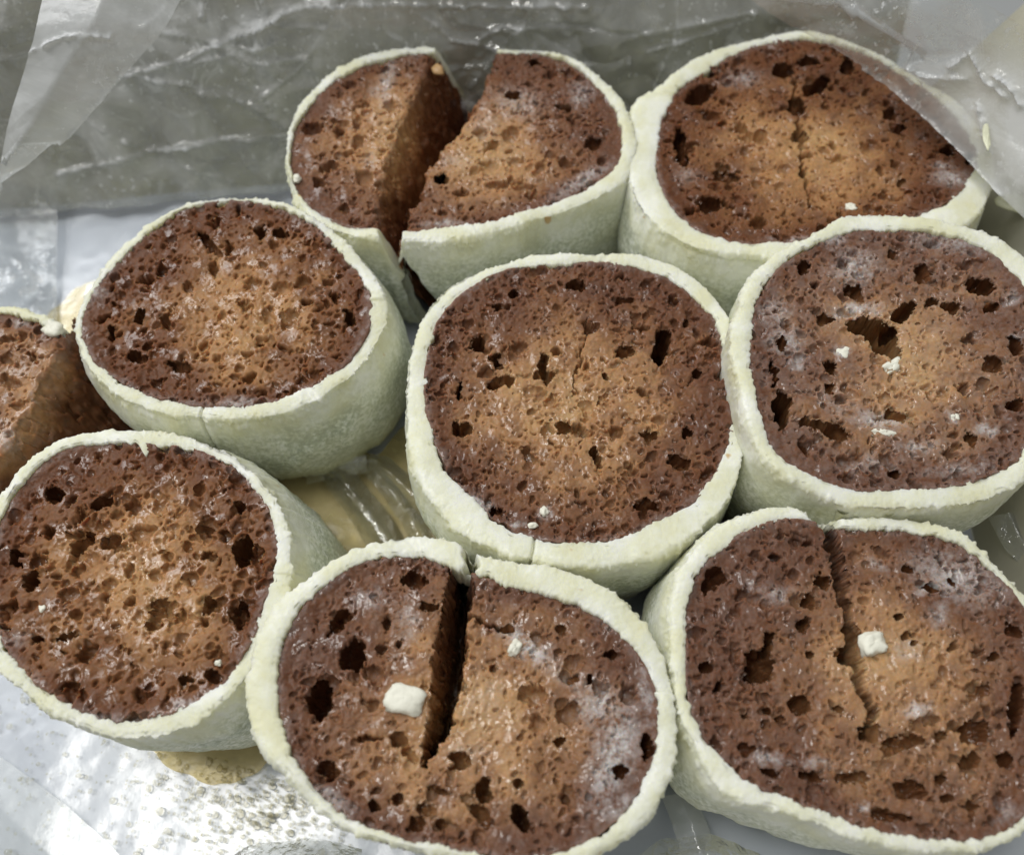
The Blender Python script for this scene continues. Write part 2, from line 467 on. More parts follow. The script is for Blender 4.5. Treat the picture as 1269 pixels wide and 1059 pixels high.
def crumb_field(pl, cx, cy, X, Y, seed, R, holes, cracks, powder, density=1.0, base_powder=0.0, scale_pores=1.0):
    """height (cm, relative to the top plane) and sugar film over a grid of the top of a roll"""
    r_ = np.random.default_rng(seed)
    wx = X + 0.050 * noise2(X * 7, Y * 7, seed) + 0.030 * noise2(X * 17, Y * 17, seed + 3) + 0.012 * noise2(X * 38, Y * 38, seed + 5)
    wy = Y + 0.050 * noise2(X * 7, Y * 7, seed + 1) + 0.030 * noise2(X * 17, Y * 17, seed + 4) + 0.012 * noise2(X * 38, Y * 38, seed + 6)
    sx = X + 0.035 * noise2(X * 7, Y * 7, seed) + 0.012 * noise2(X * 17, Y * 17, seed + 3); sy = Y + 0.035 * noise2(X * 7, Y * 7, seed + 1) + 0.012 * noise2(X * 17, Y * 17, seed + 4)
    h = 0.035 * fbm2(X * 1.3, Y * 1.3, seed + 10, 2)
    h += 0.020 * fbm2(wx * 4, wy * 4, seed + 11, 3, 0.5)
    rough = 0.5 + 0.5 * noise2(X * 1.6, Y * 1.6, seed + 20)
    h += (0.006 + 0.012 * rough) * noise2(sx * 15, sy * 15, seed + 12) + 0.004 * noise2(X * 34, Y * 34, seed + 13)
    x0, y0 = X[0, 0], Y[0, 0]; nx, ny = X.shape
    D = np.zeros(X.shape); C2 = np.zeros(X.shape); punch = np.zeros(X.shape, bool)
    def carve(cxp, cyp, M, depth, sharp, ext, cave=0.0):
        i0 = max(0, int((cxp - ext - x0) / STEP)); i1 = min(nx, int((cxp + ext - x0) / STEP) + 2)
        j0 = max(0, int((cyp - ext - y0) / STEP)); j1 = min(ny, int((cyp + ext - y0) / STEP) + 2)
        if i1 <= i0 or j1 <= j0: return
        gx_, gy_ = (sx, sy) if ext < 0.27 else (wx, wy)
        a = gx_[i0:i1, j0:j1] - cxp; b = gy_[i0:i1, j0:j1] - cyp
        p = M[0, 0] * a + M[0, 1] * b; q = M[1, 0] * a + M[1, 1] * b
        d2 = p * p + q * q
        bowl = np.sqrt(np.clip(1 - d2, 0, 1))
        bowl = np.clip(bowl * sharp, 0, 1) if sharp > 1 else bowl
        if cave > 0:
            punch[i0:i1, j0:j1] |= d2 < 0.80
            C2[i0:i1, j0:j1] = np.maximum(C2[i0:i1, j0:j1], cave * np.clip(1 - d2 / 2.1, 0, 1) ** 0.75)
        D[i0:i1, j0:j1] = np.maximum(D[i0:i1, j0:j1], depth * bowl)
    # many small pores, denser and darker towards the rim, in loose clusters
    npore = int(760 * density * (R / 2.9) ** 2)
    k = 0; tries = 0
    while k < npore and tries < 9000:
        tries += 1
        a = r_.uniform(0, 2 * math.pi); rr = R * math.sqrt(r_.uniform(0, 1.08))
        x = cx + rr * math.cos(a); y = cy + rr * math.sin(a)
        cl = float(noise2(np.array([x * 1.7]), np.array([y * 1.7]), seed + 30)[0])
        if r_.uniform(0, 1) > 0.42 + 0.6 * cl + 0.40 * (rr / R): continue
        k += 1
        rad = 0.038 * scale_pores * (1 - r_.uniform(0, 0.985)) ** -0.40
        rad = min(rad, 0.16)
        asp = r_.uniform(0.55, 1.0); ang = r_.uniform(0, math.pi)
        c, s = math.cos(ang), math.sin(ang)
        M = np.array([[c / rad, s / rad], [-s / (rad * asp), c / (rad * asp)]])
        carve(x, y, M, rad * r_.uniform(0.6, 1.7) + 0.01, r_.uniform(0.95, 1.2), rad * 1.3 + 0.1)
    for q in range(int(800 * (R / 2.9) ** 2)):
        a = r_.uniform(0, 2 * math.pi); rr = R * math.sqrt(r_.uniform(0, 1.08)); rad = r_.uniform(0.026, 0.045)
        asp = r_.uniform(0.6, 1.0); ang = r_.uniform(0, math.pi); c, s = math.cos(ang), math.sin(ang)
        M = np.array([[c / rad, s / rad], [-s / (rad * asp), c / (rad * asp)]])
        carve(cx + rr * math.cos(a), cy + rr * math.sin(a), M, rad * r_.uniform(0.8, 1.8), 1.1, rad * 1.3 + 0.1)
    # the holes one can point at
    for hdef in holes:
        u, v, rx, ry = hdef[:4]
        ang = math.radians(hdef[4] if len(hdef) > 4 else 0); dep = hdef[5] if len(hdef) > 5 else 0.35
        c0 = np.array(pl.hit(u, v)).astype(float)
        e1 = np.array(pl.hit(u + rx * math.cos(ang), v + rx * math.sin(ang))) - c0
        e2 = np.array(pl.hit(u - ry * math.sin(ang), v + ry * math.cos(ang))) - c0
        M = np.linalg.inv(np.stack([e1, e2], 1).astype(float)) * 0.92
        small = max(np.hypot(*e2), 0.08); ext = max(np.hypot(*e1), np.hypot(*e2)) * 1.5 + 0.1
        if dep >= 0.33: carve(c0[0], c0[1], M, 0.10 + 0.35 * small, 1.0, ext, cave=min(dep * (1.1 if dep < 1.35 else 1.35), (3.2 if dep < 1.35 else 9.0) * small) + 0.10)
        else: carve(c0[0], c0[1], M, dep, 1.15, ext)
    for pts, wpx, dep in cracks:
        d = line_dist(pl, P(pts), wpx, wx, wy)
        D = np.maximum(D, dep * np.clip((1.25 - d) / 1.0, 0, 1) ** 0.8)
    h = h - D
    pw = np.full(X.shape, base_powder, float)
    for pdef in powder:
        u, v, rx, ry, ang, st = pdef
        ang = math.radians(ang)
        c0 = np.array(pl.hit(u, v)).astype(float)
        e1 = np.array(pl.hit(u + rx * math.cos(ang), v + rx * math.sin(ang))) - c0
        e2 = np.array(pl.hit(u - ry * math.sin(ang), v + ry * math.cos(ang))) - c0
        M = np.linalg.inv(np.stack([e1, e2], 1).astype(float))
        p = M[0, 0] * (wx - c0[0]) + M[0, 1] * (wy - c0[1]); q = M[1, 0] * (wx - c0[0]) + M[1, 1] * (wy - c0[1])
        pw = np.maximum(pw, st * np.exp(-(p * p + q * q) * 1.1))
    cave_ = (C2, punch, -C2 - 0.02 + 0.10 * fbm2(X * 5, Y * 5, seed + 95, 3, 0.55) * sstep(0.05, 0.3, C2))
    return h, pw, cave_

def crumb_mesh(name, keep, X, Y, Z, attrs, parent, org, cave=None, ztop=None):
    """mesh of the kept grid points; under every punched hole a wider cave is hung"""
    idx = np.arange(X.size).reshape(X.shape)
    def quads(k): return k[:-1, :-1] & k[1:, :-1] & k[1:, 1:] & k[:-1, 1:]
    def faces(q): return np.stack([idx[:-1, :-1][q], idx[1:, :-1][q], idx[1:, 1:][q], idx[:-1, 1:][q]], -1)
    layers = []
    if cave is None:
        layers.append((faces(quads(keep)), Z))
    else:
        C2, punch, zc = cave
        layers.append((faces(quads(keep & ~punch)), Z))
        Z2 = np.maximum(np.minimum(ztop + zc, Z - 0.03), 0.15)
        k2 = C2 > 0.0; kd = k2.copy()      # one more ring, so that the cave closes against the surface above
        kd[1:] |= k2[:-1]; kd[:-1] |= k2[1:]; k3 = kd.copy(); kd[:, 1:] |= k3[:, :-1]; kd[:, :-1] |= k3[:, 1:]
        layers.append((faces(quads(keep & kd)), Z2))
    VV = []; FF = []; AA = {k: [] for k in attrs}; base = 0
    gx, gy = np.gradient(Z, STEP)
    steep_all = sstep(0.8, 3.0, np.hypot(gx, gy)).ravel()
    for li, (f, zz) in enumerate(layers):
        if len(f) == 0: continue
        used = np.zeros(X.size, bool); used[f.ravel()] = True
        remap = np.cumsum(used) - 1
        V = np.stack([X.ravel(), Y.ravel(), zz.ravel()], -1)[used]
        steep = steep_all[used] if li == 0 else np.full(len(V), 0.8)
        for f_, a_ in ((5.0, 0.045), (12.0, 0.016)):    # the torn walls of holes and cuts are rough too
            n0 = noise3(V[:, 0] * f_, V[:, 1] * f_, V[:, 2] * f_, 501); n1 = noise3(V[:, 0] * f_, V[:, 1] * f_, V[:, 2] * f_, 502)
            V[:, 0] += a_ * steep * n0; V[:, 1] += a_ * steep * n1
        VV.append(V); FF.append(remap[f] + base); base += len(V)
        for k, a in attrs.items(): AA[k].append(a.ravel()[used] * (1.0 if (li == 0 or k != 'powder') else 0.0))
    return link_mesh(name, np.concatenate(VV), np.concatenate(FF), CRUMB, parent, org, {k: np.concatenate(a) for k, a in AA.items()})

def coating_mesh(name, pl, cx, cy, ro, ri, seed, parent, org, lean=(0, 0), arc=None, bulge=0.10, foot=0.93, notch=None, soak=0.6, lift=0.05, lip=None, drop=None):
    """icing shell: inner wall, rim, outer wall, as one swept sheet; arc = (start_top, end_top, start_foot, end_foot)"""
    # profile: (across 0 inner .. 1 outer, outward extra cm, dz cm near the rim, t depth 0..1)
    prof = []
    for k in np.linspace(0, 1, 9): prof.append((0.0, 0.06 * (1 - k) * 0.5, -0.75 * (1 - k) - 0.03, 0.0))
    for k in np.linspace(0.04, 0.96, 14):
        prof.append((k, 0, lift * math.sin(math.pi * (0.12 + 0.80 * k)) ** 0.6 - 0.02, 0.0))
    for a in np.linspace(0.15, 1.0, 6): prof.append((1.0, 0.02 * math.sin(a * 1.57), -0.02 - 0.10 * a, 0.0))
    nside = 52
    for t in np.linspace(0.012, 1.0, nside): prof.append((1.0, 0.02, -0.12, t))
    prof = np.array(prof); m = len(prof)
    n = 900 if arc is None else 620
    t = prof[:, 3][None, :]
    if arc is None:
        th = (np.arange(n) / n * 2 * math.pi)[:, None] + np.zeros((1, m))
    else:
        s = np.linspace(0, 1, n)[:, None]
        a0 = arc[0] + (arc[2] - arc[0]) * t; a1 = arc[1] + (arc[3] - arc[1]) * t
        th = a0 + (a1 - a0) * s
        jag = 0.012 * noise2(np.arange(m)[None, :] * 0.21 + 0 * s, 0 * s + 3.0 + 0 * t, seed + 60)
        th = th + jag * ((s < 0.003) | (s > 0.997))
    RO = ro(th); RI = ri(th)
    RI = RI + (0.035 * noise2(th * 2.2, 0 * th + 1.7, seed + 90) + 0.022 * noise2(th * 6, 0 * th + 4.1, seed + 91)) * (RO - RI) / 0.3
    RI = np.minimum(RI, RO - 0.06)
    k = prof[:, 0][None, :]
    c, s_ = np.cos(th), np.sin(th)
    wob = 0.020 * noise2(th * 9, 0 * th + seed, seed) + 0.014 * noise2(th * 31, 0 * th + seed, seed + 1)
    r = RI + (RO - RI) * k + prof[:, 1][None, :] + wob * (k > 0.7)
    side = prof[:, 3][None, :] + 0 * th
    # bulging belly and drawn in foot
    r = r * (1 + (foot - 1) * side ** 2.2) + bulge * np.sin(math.pi * np.clip(side, 0, 1) ** 0.8)
    r = r - 0.22 * sstep(0.90, 1.0, side)
    x = cx + r * c + lean[0] * side; y = cy + r * s_ + lean[1] * side
    ztop = pl.z(cx + (RI + (RO - RI) * k) * c, cy + (RI + (RO - RI) * k) * s_) + prof[:, 2][None, :]
    if drop is not None: ztop = np.maximum(ztop - drop(cx + r * c, cy + r * s_), 0.02)
    z = ztop * (1 - side)
    # lumps, grains and torn crumbs
    rimmask = sstep(0.30, 0.0, side)
    L = 0.060 * noise3(x * 1.1, y * 1.1, z * 1.1, seed + 5) + 0.024 * noise3(x * 2.4, y * 2.4, z * 2.4, seed + 55) + 0.010 * noise3(x * 4, y * 4, z * 4, seed + 6)
    g = 0.005 * noise3(x * 13, y * 13, z * 13, seed + 7) + 0.005 * noise3(x * 27, y * 27, z * 27, seed + 8)
    edge = ((k > 0.62) & (side < 0.05)).astype(float)
    torn = edge * (np.clip(noise3(x * 19, y * 19, z * 12, seed + 9) - 0.1, 0, 1) * 0.048 + np.clip(noise3(x * 8, y * 8, z * 5, seed + 19) - 0.3, 0, 1) * 0.07)
    disp = (L + g) * (side < 0.995)
    outer = (k >= 1.0).astype(float)
    top = ((k < 1.0) & (k > 0.0)).astype(float)
    x = x + c * (disp * outer + torn); y = y + s_ * (disp * outer + torn)
    z = z + (disp * 0.9 + 0.05 * noise2(th * 2.6, 0 * th + 7.7, seed + 92)) * top + torn * 0.25
    inner_rag = (k < 0.2) * (0.030 * noise2(th * 22, 0 * th + 2.2, seed + 14) + 0.020 * noise2(th * 60, 0 * th + 2.2, seed + 15))
    x = x - c * inner_rag; y = y - s_ * inner_rag
    # notches: cracks through the rim; lips: tongues of icing over the sponge
    for (u, v, wid, dep) in (notch or []):
        px, py = pl.hit(u, v); a = math.atan2(py - cy, px - cx)
        da = (th - a + math.pi) % (2 * math.pi) - math.pi
        jit = 0.05 * noise2(r * 6, z * 3, seed + 21) + 0.03 * noise2(r * 15, z * 9, seed + 22)
        gk = np.exp(-np.abs((da * RO + jit * min(1, wid / 5)) / (wid * 0.0155)) ** 2.6)
        z = z - gk * dep * (k > 0) * (side < 0.02)
        pull = gk * np.clip(dep, 0, 0.22) * sstep(0.75, 0.0, side) * outer
        x = x - c * pull; y = y - s_ * pull
    for (u, v, wid, ln) in (lip or []):
        px, py = pl.hit(u, v); a = math.atan2(py - cy, px - cx)
        da = (th - a + math.pi) % (2 * math.pi) - math.pi
        gk = np.exp(-(da * RI / (wid * 0.0155)) ** 2) * (1 - k) * (side < 0.01)
        x = x - c * gk * ln; y = y - s_ * gk * ln; z = z + gk * 0.03 * (k > 0)
    V = np.stack([x, y, np.maximum(z, 0.0)], -1).reshape(-1, 3)
    rimv = (1 - 0.97 * sstep(-0.02, 0.34, side + 0.05 * noise2(th * 6, side * 9, seed + 40))) * np.where(k < 1, 1.0, 1.0)
    soakv = soak * sstep(0.62, 1.0, side + 0.12 * noise2(th * 3, side * 2, seed + 41))
    F = [grid_faces(n, m, arc is None)]
    if arc is not None:   # close the two cut ends with the thickness of the icing
        V2 = [V]; base = len(V)
        for e in (0, n - 1):
            ring = V[e * m:(e + 1) * m]
            inn = ring.copy()
            th_e = th[e]
            inn[:, 0] -= np.cos(th_e) * np.where(prof[:, 3] > 0, 0.28, 0.0); inn[:, 1] -= np.sin(th_e) * np.where(prof[:, 3] > 0, 0.28, 0.0)
            V2.append(inn)
            i = np.arange(m - 1)
            q = np.stack([e * m + i, e * m + i + 1, base + i + 1, base + i], -1)
            F.append(q); base += m
        V = np.concatenate(V2)
        rimv = np.concatenate([rimv.ravel(), np.full(2 * m, 0.8)]); soakv = np.concatenate([soakv.ravel(), np.zeros(2 * m)])
        F = [np.concatenate(F)]
    return link_mesh(name, V, F, ICING, parent, org, {'rim': rimv.ravel(), 'soak': soakv.ravel()})

GROUP = 'brown sponge rolls in pale icing'

def roll(label, outer, inner, H, seed, tilt=(0, 0), holes=(), cracks=(), powder=(), base_powder=0.0, core=None,
         core_r=1.0, density=1.0, scale_pores=1.0, rim_powder=0.16, sink=0.0, tone=0.0, **kw):
    ou, ov = P(outer); iu, iv = P(inner)
    p0 = Plane(H); x, y = p0.hit(ou, ov)
    cx, cy = float(x.min() + x.max()) / 2, float(y.min() + y.max()) / 2
    pl = Plane(H, cx, cy, *tilt)
    xo, yo = pl.hit(ou, ov); xi, yi = pl.hit(iu, iv)
    ro = polar_fn(xo, yo, cx, cy); ri0 = polar_fn(xi, yi, cx, cy)
    ri = lambda a: np.minimum(ri0(a), ro(a) - 0.07)
    t = thing('cake_roll', label, 'cake', (cx, cy, 0), GROUP)
    org = (cx, cy, 0)
    R = float(ri(np.linspace(0, 6.28, 90)).max())
    g = np.arange(-R - 0.15, R + 0.15, STEP)
    X, Y = np.meshgrid(cx + g, cy + g, indexing='ij')
    th = np.arctan2(Y - cy, X - cx); rr = np.hypot(X - cx, Y - cy); lim = ri(th)
    Rm = float(ri(np.linspace(0, 6.28, 90)).mean())
    h, pw, cave_ = crumb_field(pl, cx, cy, X, Y, seed, Rm, holes, cracks, powder, density, base_powder, scale_pores)
    h = h - sink - 0.03
    h = h - 0.5 * sstep(0.02, 0.12, rr - lim) + 0.03 * sstep(-0.25, 0.0, rr - lim)
    pw = np.maximum(pw, rim_powder * sstep(-0.16, 0.02, rr - lim + 0.06 * noise2(X * 5, Y * 5, seed + 70)))
    if core: qx, qy = pl.hit(*core)
    else: qx, qy = cx, cy
    rc = np.hypot(X - qx, Y - qy) / (Rm * 1.02 * core_r)
    rad = np.clip(np.maximum(rc * 0.92, sstep(0.55, 1.0, rr / lim) * 0.95) + tone + 0.14 * noise2(X * 1.1, Y * 1.1, seed + 80) + 0.13 * noise2(X * 2.6, Y * 2.6, seed + 81), 0, 1)
    keep = rr < lim + 0.13
    Z = np.maximum(pl.z(X, Y) + h, 0.15)
    crumb_mesh('sponge', keep, X, Y, Z, {'radial': rad, 'powder': pw}, t, org, cave_, pl.z(X, Y))
    coating_mesh('icing_coating', pl, cx, cy, ro, ri, seed, t, org, **kw)
    return t, pl, (cx, cy)

# --- upper left roll
r2, pl2, _ = roll('whole roll at upper left, pale tan centre, one slanting slit near its back rim',
    "480 389 470 351 446 321 400 279 363 258 317 246 283 245 242 253 200 270 166 294 136 325 109 362 93 396 94 419 109 453 136 483 185 506 249 516 306 519 355 512 400 491 442 457 468 423",
    "460 381 450 343 423 317 393 283 359 264 317 251 287 249 249 255 211 270 177 294 147 325 120 359 103 389 103 419 124 453 162 480 211 495 268 502 310 504 355 495 393 476 431 446 453 415",
    3.6, 21, tilt=(0.02, 0.06), core=(310, 385), core_r=1.0, tone=-0.02, density=0.75, scale_pores=1.05, lean=(0.25, 0.1), bulge=0.22, foot=0.97, soak=0.9,
    holes=[(258, 300, 22, 6, 48, 0.9), (264, 331, 8, 7, 0, .25), (313, 350, 10, 8, 0, .18), (351, 355, 12, 8, 0, .15), (372, 351, 7, 6, 0, .15), (302, 379, 9, 6, 30, .25),
           (359, 391, 11, 8, 0, .18), (332, 391, 8, 9, 0, .14), (378, 372, 6, 4, 20, .3), (173, 390, 6, 10, 0, .5), (206, 398, 6, 9, 0, .3), (137, 410, 5, 10, -10, .35),
           (168, 442, 14, 6, 25, .4), (223, 453, 16, 6, 10, .35), (434, 393, 7, 10, -20, .6), (414, 366, 6, 7, 0, .3), (321, 285, 7, 8, 0, .45), (347, 287, 10, 6, 20, .35),
           (232, 355, 7, 8, 0, .2), (200, 332, 7, 8, 0, .25), (181, 347, 9, 6, 0, .25), (281, 306, 5, 8, 0, .3), (320, 424, 5, 3, 0, .3), (340, 423, 4, 3, 0, .3), (306, 437, 7, 4, 0, .18)],
    powder=[(300, 500, 40, 8, 0, .5), (120, 362, 14, 6, 0, .5)], notch=[(249, 514, 1.4, 0.08)])

# --- centre roll
r5, pl5, _ = roll('round whole roll in the middle with a tall dark hole at its right',
    "924 533 918 487 910 454 902 416 899 383 876 358 835 331 789 314 756 316 698 316 648 321 602 335 556 354 531 379 515 416 507 458 504 508 509 558 523 603 548 641 586 670 627 686 677 695 739 701 789 695 843 674 889 637 914 591",
    "908 508 905 474 895 429 885 396 860 366 831 346 789 331 748 327 698 329 644 331 602 346 565 371 540 404 531 441 529 487 536 533 552 574 577 607 610 641 656 664 710 671 760 666 814 645 864 616 893 578 905 545",
    3.7, 22, core=(700, 505), density=1.15, lean=(0.0, 0.1), bulge=0.12,
    holes=[(820, 427, 10, 25, 3, 1.3), (675, 455, 6, 20, -5, .7), (676, 464, 14, 6, 0, .7), (619, 472, 18, 9, -15, .5), (592, 424, 9, 9, 0, .6), (615, 445, 6, 10, -20, .5), (571, 530, 13, 9, 10, .45),
           (775, 433, 12, 8, 0, .35), (739, 564, 5, 12, -10, .6), (716, 533, 8, 5, 30, .5), (698, 528, 10, 9, -30, .4), (762, 533, 9, 9, 0, .3), (843, 572, 14, 8, 20, .55),
           (800, 626, 15, 8, 0, .5), (714, 354, 12, 7, 0, .45), (773, 371, 11, 4, 5, .45), (615, 381, 8, 4, 0, .45), (637, 364, 6, 5, 0, .4), (569, 481, 3, 12, 0, .5), (691, 434, 6, 6, 0, .3),
           (851, 400, 4, 5, 0, .5), (862, 462, 6, 6, 0, .4), (804, 539, 10, 6, 0, .4), (851, 537, 6, 8, 0, .4), (615, 632, 8, 8, 0, .4), (654, 562, 8, 10, 0, .25), (783, 580, 6, 7, 0, .25),
           (729, 404, 5, 7, 0, .3), (750, 466, 4, 4, 0, .35), (795, 484, 7, 6, 0, .3), (728, 505, 8, 14, -30, .15)],
    cracks=[("729 392 722 425 716 450 712 490", [1.2, 1.6, 1.6, 1.0], 0.18)],
    powder=[(598, 622, 16, 8, 20, .8), (640, 650, 12, 4, 0, .7), (675, 634, 8, 8, 0, .5), (892, 590, 8, 12, 20, .4)],
    notch=[(657, 692, 1.6, 0.12), (752, 318, 5, 0.03)], base_powder=0.03)

# --- right roll
r6, pl6, _ = roll('sugar streaked roll at right edge with a deep ragged cavity in its centre',
    "906 419 914 383 934 339 969 311 1009 296 1037 270 1080 266 1128 270 1175 278 1223 290 1269 315 1300 380 1310 450 1300 540 1269 600 1227 617 1175 624 1112 628 1049 624 1009 607 969 590 938 561 928 530 918 482",
    "932 411 936 379 953 351 985 319 1025 300 1056 284 1088 288 1136 286 1183 296 1223 311 1259 339 1285 400 1291 460 1284 530 1259 573 1207 593 1167 603 1120 603 1072 607 1029 599 985 581 957 557 945 526 936 490 930 446",
    4.3, 23, core=(1130, 450), core_r=1.1, tone=0.10, density=0.9, scale_pores=1.1, lean=(0.0, 0.15), bulge=0.10, base_powder=0.10,
    holes=[(1076, 402, 26, 11, 5, 1.8), (1122, 384, 18, 8, -38, 1.6), (1096, 418, 20, 20, 0, 2.0), (1110, 436, 10, 10, 0, 1.4), (1215, 353, 19, 11, 10, .8), (1060, 359, 12, 9, 25, .6), (1023, 393, 12, 7, 10, .5),
           (969, 508, 10, 23, 3, 1.4), (959, 462, 4, 18, -8, .8), (1005, 524, 18, 6, 5, .7), (1037, 535, 18, 9, 25, .7), (1112, 514, 15, 6, 10, .4), (1031, 452, 8, 9, 0, .5), (1029, 480, 6, 7, 0, .4),
           (1043, 494, 9, 7, 0, .3), (1144, 337, 10, 12, 0, .35), (1106, 311, 4, 5, 0, .4), (1181, 379, 11, 7, 0, .4), (1157, 373, 8, 7, 0, .35), (1231, 379, 8, 7, 0, .4), (1259, 427, 8, 12, 0, .5),
           (1231, 450, 11, 10, 0, .4), (1195, 478, 9, 8, 0, .3), (1203, 543, 7, 9, 0, .45), (1205, 419, 9, 5, 0, .3), (997, 331, 8, 10, 30, .35), (969, 425, 6, 7, 0, .4), (1110, 585, 6, 7, 0, .4), (1001, 553, 5, 6, 0, .4),
           (1180, 560, 9, 6, 0, .3), (1260, 500, 7, 9, 0, .4), (1010, 350, 6, 5, 0, .3)],
    powder=[(1060, 330, 30, 22, 0, .65), (1062, 384, 34, 10, -10, .8), (975, 420, 25, 18, 0, .6), (990, 446, 14, 10, 0, .6), (1090, 520, 38, 14, 10, .65), (1075, 572, 40, 12, 0, .45),
            (1140, 552, 30, 10, 0, .6), (1225, 531, 16, 10, 0, .7), (960, 385, 25, 20, 0, .45), (1255, 368, 12, 10, 0, .6), (1030, 295, 20, 12, 0, .6), (1043, 435, 10, 9, 0, .9), (1183, 516, 8, 7, 0, .9),
            (1180, 300, 60, 14, 8, .45), (1260, 420, 10, 8, 0, .6), (1190, 580, 50, 10, -8, .4), (1040, 500, 40, 20, 20, .3)], lift=0.07)

# --- top right roll
r4, pl4, _ = roll('cracked roll at the back partly covered by milky plastic film',
    "782 220 779 175 784 134 794 118 821 109 833 94 864 71 892 61 939 49 990 41 1022 45 1069 62 1124 90 1183 128 1222 172 1233 220 1207 271 1163 291 1069 315 990 322 943 318 900 315 849 305 809 275 788 252",
    "815 185 815 157 829 130 856 98 896 75 943 57 990 49 1037 55 1085 74 1124 99 1182 142 1210 185 1208 212 1183 244 1143 262 1045 295 990 299 951 303 911 303 864 285 833 256 817 220",
    3.5, 24, tilt=(0.0, -0.02), core=(1000, 190), tone=0.05, density=0.8, scale_pores=1.1, lean=(-0.05, -0.5), bulge=0.12, lift=0.07,
    holes=[(972, 85, 14, 9, 0, .6), (1002, 75, 14, 7, 0, .5), (1051, 81, 8, 12, 20, .5), (988, 130, 12, 12, 0, .6), (1012, 106, 20, 8, -35, .5), (868, 114, 22, 10, -30, .6), (843, 173, 8, 18, 0, .8), (847, 196, 8, 10, 0, .7),
           (900, 216, 15, 10, 0, .4), (880, 252, 14, 9, 0, .4), (1081, 183, 12, 12, 0, .18), (1104, 140, 9, 8, 0, .4), (1112, 159, 11, 7, 0, .4), (1037, 195, 13, 5, 0, .2), (1175, 185, 9, 8, 0, .5), (1202, 197, 7, 8, 0, .5),
           (854, 260, 7, 6, 0, .3), (943, 169, 9, 8, 0, .25), (919, 157, 7, 6, 0, .25), (992, 169, 10, 7, 0, .4), (996, 214, 5, 5, 0, .5), (1000, 190, 7, 4, 0, .3), (940, 275, 10, 8, 0, .3), (1116, 225, 5, 5, 0, .4), (880, 90, 8, 5, 0, .35)],
    cracks=[("983 92 987 130 992 170 996 205 1000 230 1004 256", [2.0, 3.0, 2.0, 3.0, 2.2, 1.0], 0.45)],
    powder=[(920, 95, 22, 10, 0, .45), (1180, 220, 22, 9, 5, .7), (1168, 205, 14, 5, 5, .6), (850, 215, 14, 10, 0, .3), (980, 298, 30, 5, 0, .5)], notch=[(807, 112, 5, 0.05)])

# --- lower left roll
r7, pl7, _ = roll('roll at lower left with open pores and an icing tongue over the sponge',
    "362 716 359 672 345 623 312 585 268 554 203 538 137 535 77 546 33 576 0 623 -20 680 -22 760 0 831 33 855 82 890 126 910 181 913 236 900 285 865 314 825 345 765",
    "342 700 340 656 323 617 290 579 247 560 186 552 131 549 77 560 33 596 8 634 -6 690 -8 745 5 798 44 842 82 870 131 893 181 889 230 874 274 847 307 798 329 744",
    3.8, 25, core=(170, 710), density=0.85, scale_pores=1.25, tone=-0.02, lean=(0.75, 0.35), bulge=0.10, foot=0.97, soak=0.8,
    holes=[(101, 670, 19, 9, -35, .7), (137, 672, 13, 10, 0, .35), (176, 659, 14, 12, 0, .2), (164, 623, 10, 10, 0, .25), (126, 623, 13, 8, -20, .35), (66, 612, 12, 9, 0, .4), (301, 683, 11, 20, 5, .8), (186, 773, 10, 7, 0, .6),
           (197, 752, 12, 13, 0, .35), (211, 765, 6, 8, 0, .35), (260, 749, 11, 10, 0, .4), (299, 760, 10, 16, 10, .4), (38, 719, 10, 12, 15, .45), (19, 691, 6, 12, 0, .45), (255, 656, 8, 7, 0, .35), (85, 738, 12, 8, 0, .2),
           (82, 790, 16, 4, -5, .5), (44, 792, 8, 4, 0, .5), (159, 705, 7, 7, 0, .2), (96, 705, 8, 8, 0, .2), (296, 628, 5, 8, -20, .4), (263, 837, 9, 7, 25, .4), (230, 842, 8, 5, 20, .4), (173, 864, 8, 6, 0, .4), (192, 711, 7, 7, 0, .16),
           (131, 738, 6, 7, 0, .2), (249, 771, 5, 5, 0, .3), (205, 690, 6, 6, 0, .18), (230, 676, 7, 6, 0, .2), (160, 745, 8, 6, 0, .25), (60, 660, 7, 8, 0, .3), (15, 750, 8, 8, 0, .3), (110, 800, 8, 6, 0, .25)],
    powder=[(272, 560, 18, 8, 30, .55), (225, 875, 20, 6, -20, .5), (20, 790, 14, 10, 0, .3), (130, 890, 40, 6, 0, .4)], lip=[(181, 548, 7, 0.22)])

